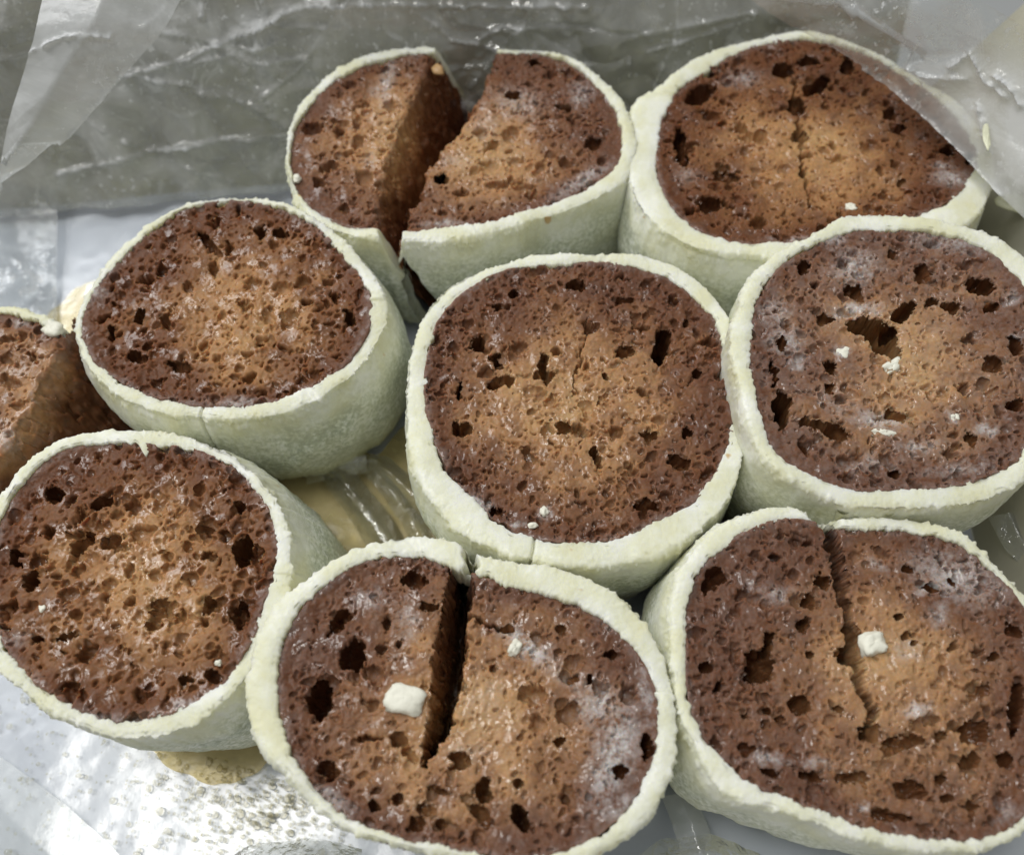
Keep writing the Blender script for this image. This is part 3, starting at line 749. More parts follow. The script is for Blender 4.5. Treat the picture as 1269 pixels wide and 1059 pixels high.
# --- bottom centre roll with the long slit
r8, pl8, _ = roll('glossy roll at the bottom with a long dark knife slit and a square white chip',
    "838 897 825 826 799 773 746 725 697 705 635 699 600 690 582 683 556 670 512 665 454 676 406 698 366 729 335 756 318 800 311 840 307 875 326 932 357 955 388 999 437 1029 499 1047 565 1060 653 1078 724 1063 763 1045 807 1003 832 954",
    "814 915 814 862 790 809 746 769 688 740 635 728 582 714 556 702 503 690 459 694 415 716 379 751 355 787 346 835 351 888 362 932 397 981 432 1014 476 1032 543 1046 587 1053 653 1062 715 1047 763 1016 794 976",
    4.0, 26, core=(590, 880), core_r=1.05, density=0.6, lean=(0.0, 0.4), bulge=0.08, base_powder=0.05, lift=0.08,
    holes=[(439, 811, 16, 20, 10, .7), (419, 771, 19, 9, -40, .6), (395, 866, 15, 27, 5, .9), (514, 718, 18, 8, 8, .5), (532, 752, 10, 5, 0, .4), (496, 917, 14, 8, 15, .4), (508, 933, 10, 7, 45, .4), (457, 914, 15, 4, 0, .3), (479, 769, 6, 8, 0, .3),
           (472, 802, 6, 8, 0, .3), (494, 800, 6, 4, 0, .3), (662, 860, 16, 14, 0, .3), (704, 884, 14, 13, 0, .3), (694, 917, 10, 7, 10, .6), (666, 897, 10, 9, 0, .2), (568, 943, 14, 10, 20, .45), (600, 979, 10, 15, -20, .7),
           (596, 1008, 20, 10, 40, .8), (646, 1014, 9, 18, -15, .8), (644, 972, 7, 7, 0, .35), (543, 977, 14, 5, 10, .5), (695, 780, 7, 6, 30, .5), (710, 840, 6, 5, 0, .5), (730, 842, 6, 5, 0, .5), (755, 811, 7, 5, 0, .4), (629, 778, 8, 5, 0, .5),
           (770, 954, 9, 8, 0, .5), (801, 924, 7, 14, 0, .5), (406, 954, 14, 8, 25, .5), (516, 1021, 12, 8, 0, .4), (547, 1021, 9, 6, 0, .4), (463, 999, 8, 6, 0, .4), (529, 1003, 13, 7, 15, .4), (494, 990, 7, 7, 0, .4), (609, 827, 4, 4, 0, .25), (700, 990, 6, 6, 0, .3), (780, 860, 10, 14, 0, .3), (580, 790, 8, 5, 0, .2)],
    cracks=[("578 690 569 712 565 760 556 826 545 893 524 948", [9, 11, 13, 14, 11, 3], 2.3), ("566 764 585 766 605 772 635 781", [4, 2.5, 2.2, 1.5], 0.4)],
    powder=[(655, 802, 36, 14, 35, .9), (760, 935, 26, 70, 15, .85), (742, 872, 30, 26, 20, .75), (700, 840, 30, 12, 35, .4), (455, 740, 24, 14, 0, .4), (505, 770, 18, 30, 0, .35), (770, 1000, 26, 20, 0, .6), (600, 870, 30, 40, 0, .18), (800, 860, 8, 40, -10, .55), (412, 990, 30, 10, 35, .5), (580, 930, 30, 14, 0, .25)],
    notch=[(583, 685, 6, 1.0)])

# --- bottom right roll with the crooked crack
r9, pl9, _ = roll('dark roll in the lower right corner with a crooked crack through its middle',
    "833 827 833 765 837 719 854 686 887 657 933 632 974 626 1007 637 1032 648 1082 645 1144 649 1190 661 1219 686 1256 724 1269 736 1300 790 1310 870 1305 960 1290 1010 1269 1030 1231 1049 1152 1052 1069 1039 999 1014 945 997 908 988 879 962 862 923 843 889",
    "852 840 854 794 852 740 870 703 908 670 949 649 999 645 1045 659 1090 659 1144 663 1186 674 1219 697 1258 740 1283 780 1291 840 1290 920 1284 975 1269 1005 1248 1030 1202 1040 1152 1038 1090 1028 1024 1005 966 985 920 966 895 943 870 910 856 877",
    4.0, 27, core=(1110, 850), core_r=0.95, tone=0.06, density=1.0, lean=(-0.25, 0.2), bulge=0.15, base_powder=0.06, lift=0.07,
    holes=[(1049, 811, 11, 14, 0, 1.0), (1020, 719, 9, 9, 0, .5), (997, 773, 9, 10, 0, .45), (1003, 744, 9, 6, 10, .4), (941, 825, 17, 22, -15, 1.1), (951, 798, 6, 16, 10, .8), (991, 873, 15, 12, 0, .5), (951, 880, 5, 5, 0, .5), (968, 889, 7, 5, 0, .5),
           (875, 825, 8, 8, 0, .5), (893, 848, 4, 8, 0, .5), (883, 719, 18, 11, -50, .5), (1132, 977, 20, 10, 5, 1.0), (1169, 964, 8, 7, 0, .6), (1175, 991, 8, 5, 0, .5), (1204, 999, 12, 6, 0, .5), (1119, 918, 26, 7, -8, .7), (1105, 928, 12, 6, 0, .6),
           (1080, 906, 13, 9, -40, .8), (1246, 939, 11, 10, 0, .8), (1260, 877, 7, 35, 4, 1.0), (1215, 858, 15, 7, -40, .5), (1210, 906, 18, 14, -30, .45), (1202, 943, 15, 9, -15, .4), (1003, 962, 16, 7, 8, .45), (1057, 964, 24, 7, 5, .5), (953, 958, 10, 6, 10, .45),
           (1154, 730, 8, 5, 30, .4), (1127, 705, 7, 5, 0, .5), (1179, 719, 5, 3, 0, .4), (1256, 782, 10, 8, 40, .5), (1157, 889, 10, 8, 0, .3), (1113, 763, 6, 4, 0, .4), (1123, 786, 6, 5, 0, .4), (1134, 798, 4, 4, 0, .4), (1181, 802, 6, 6, 0, .3), (1233, 813, 5, 6, 0, .4),
           (1169, 910, 9, 7, 0, .35), (1107, 1010, 24, 5, 5, .45), (1040, 877, 5, 5, 0, .4), (1005, 809, 5, 5, 0, .4), (922, 887, 5, 5, 0, .4), (926, 930, 10, 6, 20, .4), (960, 690, 6, 5, 0, .3), (1000, 670, 7, 4, 0, .3)],
    cracks=[("1018 636 1030 662 1037 690 1044 730 1051 760 1059 798 1067 840 1080 880 1074 906", [8, 8, 7, 6.5, 5.5, 9, 6.5, 6, 5], 1.2)],
    powder=[(1185, 715, 60, 30, 20, .6), (1150, 728, 20, 10, 0, .6), (962, 735, 22, 12, 0, .5), (1088, 698, 14, 8, 40, .55), (953, 940, 22, 9, 10, .6), (1140, 880, 22, 10, 0, .75), (1125, 805, 22, 14, 0, .35), (1070, 998, 8, 6, 0, .7), (930, 725, 10, 8, 0, .5), (1165, 760, 12, 16, 0, .55), (1010, 945, 24, 8, 0, .4), (1250, 1010, 14, 20, 20, .4)],
    notch=[(1019, 641, 9, 0.9)], lip=[(893, 955, 10, 0.05)])

# ------------------------------------------------------------------ the split roll at the back
def split_roll():
    H = 3.5; seed = 28
    ou, ov = P("356 171 358 215 372 257 405 281 440 291 470 297 510 300 543 301 594 292 666 270 702 262 740 243 771 228 784 206 789 175 778 139 764 113 739 95 706 72 666 62 626 60 585 56 543 58 496 60 449 71 405 95 372 128")
    iu, iv = P("359 193 364 233 383 254 409 272 434 280 465 283 510 288 546 284 594 278 648 264 702 244 740 222 768 204 772 168 760 131 735 103 702 76 666 66 626 65 585 61 543 63 503 66 467 75 431 92 394 117 373 142")
    p0 = Plane(H); x, y = p0.hit(ou, ov)
    cx, cy = float(x.min() + x.max()) / 2, float(y.min() + y.max()) / 2
    pl = Plane(H, cx, cy, 0.0, 0.0)
    xo, yo = pl.hit(ou, ov); xi, yi = pl.hit(iu, iv)
    ro = polar_fn(xo, yo, cx, cy); ri0 = polar_fn(xi, yi, cx, cy)
    ri = lambda a: np.minimum(ri0(a), ro(a) - 0.06)
    t = thing('cake_roll', 'roll at the back cut into two halves that gape apart in a wedge', 'cake', (cx, cy, 0), GROUP)
    org = (cx, cy, 0)
    R = float(ri(np.linspace(0, 6.28, 90)).max())
    g = np.arange(-R - 0.15, R + 0.15, STEP)
    X, Y = np.meshgrid(cx + g, cy + g, indexing='ij')
    th = np.arctan2(Y - cy, X - cx); rr = np.hypot(X - cx, Y - cy); lim = ri(th)
    Rm = float(ri(np.linspace(0, 6.28, 90)).mean())
    ang = lambda u, v: math.atan2(float(pl.hit(u, v)[1]) - cy, float(pl.hit(u, v)[0]) - cx)
    holes = [(443, 175, 6, 9, 20, .2), (450, 218, 11, 10, 0, .2), (483, 128, 9, 8, 0, .18), (403, 209, 7, 6, 0, .3), (421, 160, 8, 7, 0, .3), (387, 157, 12, 9, 0, .3), (395, 225, 8, 6, 0, .25),
             (635, 115, 8, 5, 0, .45), (595, 164, 10, 7, 0, .22), (633, 164, 10, 8, 0, .22), (697, 131, 11, 4, 15, .4), (675, 142, 6, 5, 0, .3), (604, 204, 12, 8, 0, .16), (639, 198, 10, 6, 0, .16), (608, 179, 9, 4, 0, .25),
             (548, 220, 10, 6, -15, .5), (572, 237, 10, 5, 0, .25), (623, 227, 20, 4, -5, .22), (735, 175, 10, 9, 0, .35), (661, 75, 6, 4, 0, .35), (670, 204, 6, 8, 0, .2), (700, 200, 8, 5, 0, .25), (650, 230, 14, 4, -10, .2)]
    powder = [(480, 95, 9, 34, 12, .6), (466, 110, 8, 8, 0, .5), (640, 125, 34, 20, 0, .42), (720, 222, 40, 9, -30, .7), (600, 155, 20, 16, 0, .3), (455, 196, 8, 8, 0, .5), (720, 115, 14, 16, 30, .5), (550, 275, 30, 6, 0, .5), (560, 200, 20, 10, 0, .3)]
    h, pw, cave_ = crumb_field(pl, cx, cy, X, Y, seed, Rm, holes, (), powder, 0.9, 0.04)
    # the two cut lines on the top, from the front rim to the back rim
    def cutline(s):
        u, v = P(s); x, y = pl.hit(u, v)
        o = np.argsort(y); yy = Y + 0 * X
        return np.interp(Y, y[o], x[o])
    CL = pl.hit(*P('470 330 466 300 466 278 470 237 478 204 492 157 510 121 532 77 545 40 555 10')); CL = [q[np.argsort(CL[1])] for q in CL]
    CR = pl.hit(*P('496 330 498 300 500 280 511 268 521 233 543 193 576 153 601 106 614 70 622 40 630 10')); CR = [q[np.argsort(CR[1])] for q in CR]
    cl = cutline("455 330 463 300 466 278 470 237 478 204 492 157 510 121 532 77 545 40 555 10")
    cr = cutline("490 330 497 300 500 280 511 268 521 233 543 193 576 153 601 106 614 70 622 40 630 10")
    rag = 0.05 * noise2(X * 4, Y * 4, 900) + 0.035 * noise2(X * 11, Y * 11, 901) + 0.02 * noise2(X * 24, Y * 24, 902)
    over_l = X - (cl + rag * 0.8)          # right of the left half's edge
    over_r = (cr + rag * 1.8) - X          # left of the right half's edge
    drop = lambda d, kslope: kslope * np.maximum(d, 0) + 0.06 * sstep(-0.10, 0.02, d)
    hl = h - 0.05 - drop(over_l, 2.7); hr = h - 0.05 - drop(over_r, 7.0)
    edge = 0.5 * sstep(0.02, 0.12, rr - lim)
    keepbase = rr < lim + 0.13
    face_n = 0.09 * fbm2(X * 3, Y * 3, 905, 3, 0.5)
    ztop = pl.z(X, Y)
    for side_, hh, over, arc in (
            ('l', hl, over_l, None), ('r', hr, over_r, None)):
        Z = ztop + hh + face_n * sstep(0.0, 0.15, over) - edge * (over < 0.0)
        keep = keepbase & (Z > 0.10)
        rcx, rcy = pl.hit(*((495, 165) if side_ == 'l' else (600, 190)))
        rc = np.hypot(X - rcx, Y - rcy) / (Rm * 0.78)
        rad = np.clip(np.maximum(rc * 0.85, sstep(0.62, 1.0, rr / lim) * 0.9) + 0.1 * noise2(X * 1.1, Y * 1.1, 907), 0, 1)
        if side_ == 'l': rad = np.clip(rad + 0.45 * sstep(0.05, 0.4, over), 0, 1)
        half = crumb_mesh('cake_half', keep, X, Y, Z, {'radial': rad, 'powder': np.maximum(pw, 0.15 * sstep(-0.14, 0.02, rr - lim)) * (over < 0.05)}, t, org, (cave_[0] * (over < -0.3), cave_[1] & (over < -0.05), cave_[2]), ztop)
        half['label'] = ('left half with its wet cut face showing' if side_ == 'l' else 'right half with a ragged torn edge')
        sl = lambda x, y, q: np.interp(y, q[1], q[0])
        if side_ == 'l':
            a0 = ang(606, 58); a1 = ang(492, 299); a1 += 2 * math.pi if a1 < a0 else 0
            dr = lambda x, y: 2.7 * np.maximum(x - sl(x, y, CL) - 0.02 + 0.05 * noise2(x * 5, y * 5, 940), 0)
            coating_mesh('icing_coating', pl, cx, cy, ro, ri, seed + 1, half, (0, 0, 0), arc=(a0, a1, a0 - 0.1, a1 + 0.06), bulge=0.10, lean=(0.1, -0.1), lift=0.05, drop=dr).location = (-cx * S, -cy * S, 0)
        else:
            a0 = ang(488, 299); a1 = ang(614, 60); a1 += 2 * math.pi if a1 < a0 else 0
            dr = lambda x, y: 4.5 * np.maximum(sl(x, y, CR) - x - 0.02 + 0.06 * noise2(x * 5, y * 5, 941), 0)
            coating_mesh('icing_coating', pl, cx, cy, ro, ri, seed + 2, half, (0, 0, 0), arc=(a0, a1, a0 + 0.42, a1 + 0.1), bulge=0.10, lean=(0.1, -0.1), lift=0.06, drop=dr).location = (-cx * S, -cy * S, 0)
    return t, pl
r3, pl3 = split_roll()

# ------------------------------------------------------------------ the half roll at the left edge
def half_roll():
    H = 3.3; seed = 29
    ou, ov = P("-60 395 -30 383 0 379 32 386 56 393 80 407 110 440 125 490 110 550 60 600 0 620 -60 610 -110 560 -120 480 -100 425")
    pl0 = Plane(H); x, y = pl0.hit(ou, ov)
    cx, cy = float(x.min() + x.max()) / 2, float(y.min() + y.max()) / 2
    pl = Plane(H, cx, cy)
    ro = polar_fn(x, y, cx, cy)
    ri = lambda a: ro(a) - 0.16
    t = thing('cake_roll', 'half roll at the left edge with its dark wet cut face turned right', 'cake', (cx, cy, 0), GROUP)
    org = (cx, cy, 0)
    R = float(ro(np.linspace(0, 6.28, 90)).max())
    X, Y = np.meshgrid(cx + np.arange(-R - 0.15, R + 0.15, STEP), cy + np.arange(-R - 0.15, R + 0.15, STEP), indexing='ij')
    th = np.arctan2(Y - cy, X - cx); rr = np.hypot(X - cx, Y - cy); lim = ri(th)
    holes = [(27, 415, 6, 5, 0, .2), (10, 472, 12, 8, 0, .2), (10, 420, 10, 5, 0, .2), (20, 500, 8, 6, 0, .15), (5, 445, 8, 6, 0, .2), (40, 440, 7, 6, 0, .2)]
    h, pw, cave_ = crumb_field(pl, cx, cy, X, Y, seed, R * 0.95, holes, (), [(5, 540, 12, 14, 0, .5), (38, 490, 5, 16, 15, .45), (25, 400, 20, 5, 10, .4)], 0.7, 0.05)
    u, v = P("130 330 95 380 84 405 72 434 57 460 44 480 34 507 18 531 2 558 -40 610 -80 660")
    lx, ly = pl.hit(u, v); o = np.argsort(ly)
    cut = np.interp(Y, ly[o], lx[o])
    rag = 0.06 * noise2(X * 3, Y * 3, 930) + 0.04 * noise2(X * 9, Y * 9, 931)
    over = X - (cut + rag)
    Z = pl.z(X, Y) + h - 0.04 - (2.3 * np.maximum(over, 0) + 0.06 * sstep(-0.1, 0.02, over)) + 0.11 * fbm2(X * 3, Y * 3, 932, 3, 0.5) * sstep(0, 0.2, over) - 0.5 * sstep(0.02, 0.12, rr - lim) * (over < 0)
    ramp_edge = np.where(over > 0, lim + 0.5, lim + 0.12)
    keep = (rr < ramp_edge) & (Z > 0.08)
    rad = np.clip(0.30 + 0.18 * sstep(0.0, 0.6, -over) + 0.5 * sstep(0.7, 1.0, rr / lim) + 0.55 * sstep(0.02, 0.45, over) + 0.12 * noise2(X, Y, 933), 0, 1)
    half = crumb_mesh('sponge', keep, X, Y, Z, {'radial': rad, 'powder': pw * (over < 0.1)}, t, org)
    ang = lambda u, v: math.atan2(float(pl.hit(u, v)[1]) - cy, float(pl.hit(u, v)[0]) - cx)
    a0 = ang(70, 400); a1 = ang(-60, 625); a1 += 2 * math.pi if a1 < a0 else 0
    coating_mesh('icing_coating', pl, cx, cy, ro, ri, seed, t, org, arc=(a0, a1, a0 - 0.25, a1), bulge=0.08, lift=0.06)
    return t, pl
r1, pl1 = half_roll()

# ------------------------------------------------------------------ plastic bag round the rolls
def crinkle(x, y, seed, amp, n=9, fmin=0.25, fmax=1.3):
    r_ = np.random.default_rng(seed)
    wx = x + 0.5 * noise2(x * 0.5, y * 0.5, seed); wy = y + 0.5 * noise2(x * 0.5, y * 0.5, seed + 1)
    h = 0
    for k in range(n):
        a = r_.uniform(0, math.pi); f = r_.uniform(fmin, fmax); ph = r_.uniform(0, 10)
        q = (wx * math.cos(a) + wy * math.sin(a)) * f + ph
        tri = np.abs((q % 1.0) - 0.5) * 2
        msk = sstep(-0.2, 0.4, noise2(x * 0.35, y * 0.35, seed + 20 + k))
        h = h + tri * msk / f * 0.35
    h = h + 0.06 * fbm2(x * 2.2, y * 2.2, seed + 50, 3)
    return amp * h

def resample(pts, n):
    p = np.asarray(pts, float); d = np.concatenate([[0], np.cumsum(np.linalg.norm(np.diff(p, axis=0), axis=1))])
    s = np.linspace(0, d[-1], n)
    q = np.stack([np.interp(s, d, p[:, i]) for i in range(3)], -1)
    k = max(1, n // 30)
    if k > 1:   # soften the corners
        ker = np.ones(2 * k + 1) / (2 * k + 1)
        pad = np.concatenate([np.repeat(q[:1], k, 0), q, np.repeat(q[-1:], k, 0)])
        q = np.stack([np.convolve(pad[:, i], ker, 'valid') for i in range(3)], -1)
    return q

def loft(name, curves, nu, nv, mat, parent, seed, amp, haze, org=(0, 8, 0), creases=(), calm=False, **ck):
    """film sheet through a few 3D curves, crinkled along its normal"""
    C = np.stack([resample(c, nu) for c in curves], 1)      # nu, k, 3
    kk = C.shape[1]; t = np.linspace(0, kk - 1, nv); i = np.minimum(t.astype(int), kk - 2); f = (t - i)[None, :, None]
    G = C[:, i] * (1 - f) + C[:, i + 1] * f
    du = np.gradient(G, axis=0); dv = np.gradient(G, axis=1)
    N = np.cross(du, dv); N /= np.linalg.norm(N, axis=2, keepdims=True) + 1e-9
    N *= np.sign(N[:, :, 2:3] + 1e-6)
    a = np.linalg.norm(du, axis=2).cumsum(0); b = np.linalg.norm(dv, axis=2).cumsum(1)
    hgt = crinkle(a, b, seed, amp, **ck)
    if calm: hgt = hgt * sstep(0.03, 0.30, b / b.max())
    hz = haze(G[:, :, 0], G[:, :, 1], G[:, :, 2], a, b) if callable(haze) else np.full(a.shape, haze)
    # sharp single creases given as picture polylines, met where they cross the sheet
    du_, dv_, dw_ = G[:, :, 0], G[:, :, 1], HC - G[:, :, 2]
    fz = du_ * 0 + G[:, :, 1] * ST + dw_ * CT
    u = W0 / 2 + F0 * G[:, :, 0] / fz
    v = H0 / 2 - F0 * (G[:, :, 1] * CT - dw_ * ST) / fz
    for cr_ in creases:
        pts, w, ht, glint_hz = cr_[:4]; wide = cr_[4] if len(cr_) > 4 else None
        pu, pv = P(pts); best = np.full(u.shape, 1e9); sgn = np.zeros(u.shape)
        for q in range(len(pu) - 1):
            ex, ey = pu[q + 1] - pu[q], pv[q + 1] - pv[q]
            tt = np.clip(((u - pu[q]) * ex + (v - pv[q]) * ey) / (ex * ex + ey * ey + 1e-9), 0, 1)
            dq = np.hypot(u - pu[q] - tt * ex, v - pv[q] - tt * ey)
            sgn = np.where(dq < best, np.sign(ex * (v - pv[q]) - ey * (u - pu[q])), sgn)
            best = np.minimum(best, dq)
        best = best + 1.5 * noise2(u * 0.10, v * 0.10, seed + 77)
        k = np.exp(-np.abs(best) / w)
        if wide is not None: bw = 16 + 9 * w; hz = hz + wide * (sgn > 0) * sstep(bw, bw * 0.75, best) * (1 - 0.5 * best / bw)
        hgt = hgt + ht * k * (1 + 0.7 * noise2(u * 0.08, v * 0.08, seed + 78) + 0.5 * noise2(u * 0.22, v * 0.22, seed + 79)); hz = hz + glint_hz * np.exp(-(best / (w * 0.8)) ** 2)  # white haze along each crease line paints in its glint
    G = G + N * hgt[:, :, None]
    G[:, :, 2] = np.maximum(G[:, :, 2], 0.01)
    return link_mesh(name, G.reshape(-1, 3), grid_faces(nu, nv), mat, parent, org, {'haze': np.clip(hz, 0, 1).ravel()})

bag = thing('plastic_bag', 'crumpled clear plastic bag lining the tray, milky with sugar where it folds over', 'plastic bag', (0, 8, 0))
# the sheet standing in front of the back side
def random_creases(n, u0, u1, v0, v1, seed, lo=60, hi=240):
    r_ = random.Random(seed); out = []
    for k in range(n):
        u, v = r_.uniform(u0, u1), r_.uniform(v0, v1); a = r_.gauss(0.1, 0.7) + (math.pi / 2 if r_.random() < 0.2 else 0)
        L = r_.uniform(lo, hi); pts = []
        for q in range(4):
            pts.append(f'{u:.0f} {v:.0f}'); u += L / 3 * math.cos(a); v -= L / 3 * math.sin(a); a += r_.gauss(0, 0.25)
        out.append((' '.join(pts), r_.uniform(0.8, 3.0), r_.uniform(-0.12, 0.18), r_.uniform(0.0, 0.30) * (r_.random() < 0.6), max(0, r_.uniform(-0.10, 0.26))))
    return out
def back_curve(off, z, lo=-15.0, hi=10.1, n=40):
    xs = np.linspace(lo, hi, n)
    return [(x, backline(x) + off, z) for x in xs]
bh = lambda x, y, z, a, b: 0.20 + 0.14 * sstep(-2, -7, x) + 0.12 * noise2(x * 1.1 + z, z * 1.3, 15) + 0.20 * np.clip(noise2(x * 0.28, z * 0.5, 5), -1, 1) + 0.12 * sstep(3.0, 6.5, z) + 0.10 * sstep(-4, -10, x)  # finer haze noise stands in for uneven reflections off the folds
loft('back_sheet', [back_curve(-0.3, 0.15), back_curve(0.40, 1.6), back_curve(1.30, 3.6), back_curve(2.5, 6.4)], 420, 170, FILM, bag, 51, 0.22, bh,
     creases=[("75 210 120 200 160 188 200 181 260 170 320 165 360 162", 1.6, 0.22, 0.55, 0.15), ("110 145 150 165 200 188 290 222", 1.5, 0.12, 0.3, 0.15),
              ("152 88 200 78 240 65 280 48 312 34 350 12", 1.8, 0.24, 0.55, 0.18), ("160 84 200 96 250 104", 2.0, 0.14, 0.4), ("300 25 360 30 420 32", 2.0, 0.12, 0.3),
              ("510 10 540 30 560 48 590 52", 2.4, 0.14, 0.45), ("590 50 620 30 660 32", 2.5, 0.12, 0.5), ("0 70 18 66 36 60", 2.0, 0.22, 0.5, 0.1), ("380 2 500 4 620 6 725 3", 2.2, 0.22, 0.6, 0.15), ("776 66 779 100", 1.2, 0.1, 0.5),
              ("785 40 850 25 930 12", 4, 0.12, 0.3), ("800 60 860 40 930 20", 3, 0.1, 0.3), ("600 55 630 65 660 60", 3.0, 0.10, 0.4), ("300 100 330 115 360 150", 4, 0.08, 0.1)] + random_creases(46, -40, 900, 0, 215, 3))
# milky folded flap at the upper left
A = [at(66, -30, 6.6), at(48, 40, 6.2), at(30, 90, 5.6), at(12, 160, 4.7), at(-4, 250, 3.6)]
B = [at(240, -30, 6.4), at(205, 35, 6.0), at(150, 96, 5.3), at(90, 165, 4.4), at(-4, 238, 3.4)]
mid = [(np.array(p) * 0.5 + np.array(q) * 0.5 + np.array([0, -0.1, 0.35])) for p, q in zip(A, B)]
loft('folded_flap', [A, mid, B], 150, 90, FILM_MILKY, bag, 52, 0.06, lambda x, y, z, a, b: 0.58 + 0.1 * noise2(a * 0.6, b * 0.6, 8) + 0.16 * sstep(0.86, 1.0, b / b.max()),
     creases=[("36 66 80 48 112 42 135 46", 2.0, 0.10, 0.5), ("0 240 85 168 150 97", 2.0, 0.03, 0.2)])
# the sheet lying over the left part of the floor
L0 = [at(-40, 215, 0.8), at(-40, 330, 0.6), at(-40, 420, 0.5)]
L1 = [at(20, 214, 0.5), at(22, 320, 0.35), at(20, 420, 0.3)]
L2 = [at(71, 212, 0.35), at(71, 300, 0.25), at(70, 400, 0.12)]
loft('side_sheet', [L0, L1, L2], 80, 60, FILM, bag, 53, 0.06, lambda x, y, z, a, b: 0.10 + 0.25 * sstep(0.93, 1.0, b / b.max()), creases=[("20 320 28 330", 3, 0.1, 0.4), ("18 348 34 346", 3, 0.1, 0.4)])
# the flap folded over the back right roll
E0 = [at(915, -12, 6.0), at(950, 14, 5.4), at(985, 36, 4.9), at(1040, 66, 4.5), at(1096, 103, 4.2), at(1150, 150, 4.05), at(1205, 204, 4.0), at(1240, 243, 3.9), at(1290, 290, 3.8)]
E1 = [at(985, -60, 6.6), at(1010, -20, 6.2), at(1050, 10, 5.9), at(1095, 35, 5.6), at(1150, 70, 5.2), at(1205, 110, 5.0), at(1250, 165, 4.8), at(1285, 220, 4.6), at(1330, 280, 4.4)]
E2 = [at(1100, -140, 7.2), at(1130, -90, 7.0), at(1160, -50, 6.9), at(1190, -20, 6.8), at(1240, 10, 6.6), at(1300, 50, 6.4), at(1350, 100, 6.2), at(1390, 170, 6.0), at(1430, 250, 5.8)]
def fh(x, y, z, a, b):
    n = b / b.max()
    e = 0.66 + 0.25 * sstep(0.04, 0.2, n) + 0.16 * noise2(a * 0.7, b * 0.7, 12) + 0.20 * sstep(0.15, 0.45, n) * sstep(0.9, 0.5, n) - 0.30 * sstep(0.6, 1.0, n)
    e = e * (0.30 + 0.70 * sstep(2.0, 7.0, a)) * (1 - 0.55 * sstep(0.55, 0.8, n))
    return np.clip(e, 0.08, 0.95)
loft('front_flap', [E0, E1, E2], 260, 150, FILM_MILKY, bag, 54, 0.12, fh, calm=True,
     creases=[("985 36 1040 66 1096 103 1150 150 1205 204 1240 243", 2.5, 0.05, 0.18), ("1215 130 1220 160 1225 185", 3.5, 0.10, 0.7), ("1180 80 1205 62 1225 100 1250 118", 3, 0.14, 0.5), ("1240 90 1260 110 1269 130", 3, 0.14, 0.5), ("1100 60 1150 90 1200 95", 3, 0.10, 0.25)])
# the bottom of the bag, wrinkled on the floor between the rolls
def bf(U, V):
    x = -14.5 + 24.5 * U; y = -4.5 + (backline(x) - 0.5 + 4.5) * V
    z = 0.03 + np.abs(crinkle(x, y, 61, 0.035)) * (1 - 0.85 * sstep(6.5, 3.5, y) * sstep(0, -3, x)) * (1 - 0.7 * sstep(-6.5, -8.0, x) * sstep(10, 12, y)) + 0.012 * fbm2(x * 1.2, y * 1.2, 62, 3)
    return np.stack([x, y, np.maximum(z, 0.02)], -1).reshape(-1, 3)
v_ = sheet_grid(bf, 420, 380)
link_mesh('base_sheet', v_, grid_faces(420, 380), FILM_BASE, bag, (0, 8, 0), {'haze': 0.05 + 0.05 * noise2(v_[:, 0] * 0.5, v_[:, 1] * 0.5, 63)})
# twisted folds standing up between the rolls
def fold(pts, w, seed, haze, nu=120, lift=0.25, amp=0.10):
    c = [at(*p) for p in pts]
    d = np.array(w, float)
    up = [p + d + np.array([0, 0, lift]) for p in c]; far = [p + 2 * d for p in c]
    loft('wrinkle_fold', [c, up, far], nu, 40, FILM_FOLD, bag, seed, amp, haze, fmin=0.6, fmax=2.0)
fold([(385, 575, .25), (410, 610, .3), (440, 650, .25), (470, 700, .2)], (0.35, 0.12, 0), 71, 0.05)
fold([(440, 575, .25), (475, 605, .35), (510, 640, .3), (545, 690, .2)], (0.35, 0.10, 0), 72, 0.05)
fold([(380, 600, .2), (420, 590, .35), (455, 585, .3)], (0.0, 0.3, 0), 73, 0.05)
fold([(820, 985, .4), (835, 1020, .6), (850, 1075, .6)], (0.3, 0.0, 0), 74, 0.30)
fold([(780, 1075, .4), (820, 1040, .6), (880, 1035, .5), (960, 1070, .3)], (0.0, -0.35, 0), 75, 0.22)
fold([(270, 1075, .25), (310, 1050, .35), (380, 1040, .35), (450, 1055, .25)], (0.0, -0.4, 0), 76, 0.30)
fold([(1225, 640, .8), (1245, 680, .8), (1290, 720, .8)], (0.3, 0.0, 0), 77, 0.22)
fold([(800, 745, .3), (815, 770, .5), (825, 800, .4)], (0.2, 0.0, 0), 78, 0.18)
loft('loose_corner', [[at(-30, 915, .10), at(30, 958, .13), at(80, 995, .14), at(130, 1040, .13), at(175, 1085, .10)], [at(-60, 960, .14), at(0, 1000, .16), at(40, 1040, .18), at(80, 1075, .16), at(110, 1110, .12)], [at(-90, 1010, .10), at(-50, 1050, .10), at(0, 1090, .10), at(30, 1120, .10), at(60, 1150, .10)]], 90, 50, FILM_BASE, bag, 79, 0.006, lambda x, y, z, a, b: 0.10 + 0.25 * sstep(0.06, 0.0, b / b.max()))
fold([(455, 590, .25), (480, 620, .3), (500, 650, .3), (520, 690, .2)], (0.18, 0.05, 0), 85, 0.05, lift=0.18)
fold([(400, 590, .25), (430, 625, .3), (455, 655, .3), (480, 690, .2)], (0.16, 0.05, 0), 86, 0.05, lift=0.18)
fold([(370, 592, .22), (410, 580, .3), (470, 582, .25)], (0.0, 0.14, 0), 87, 0.05, lift=0.2)

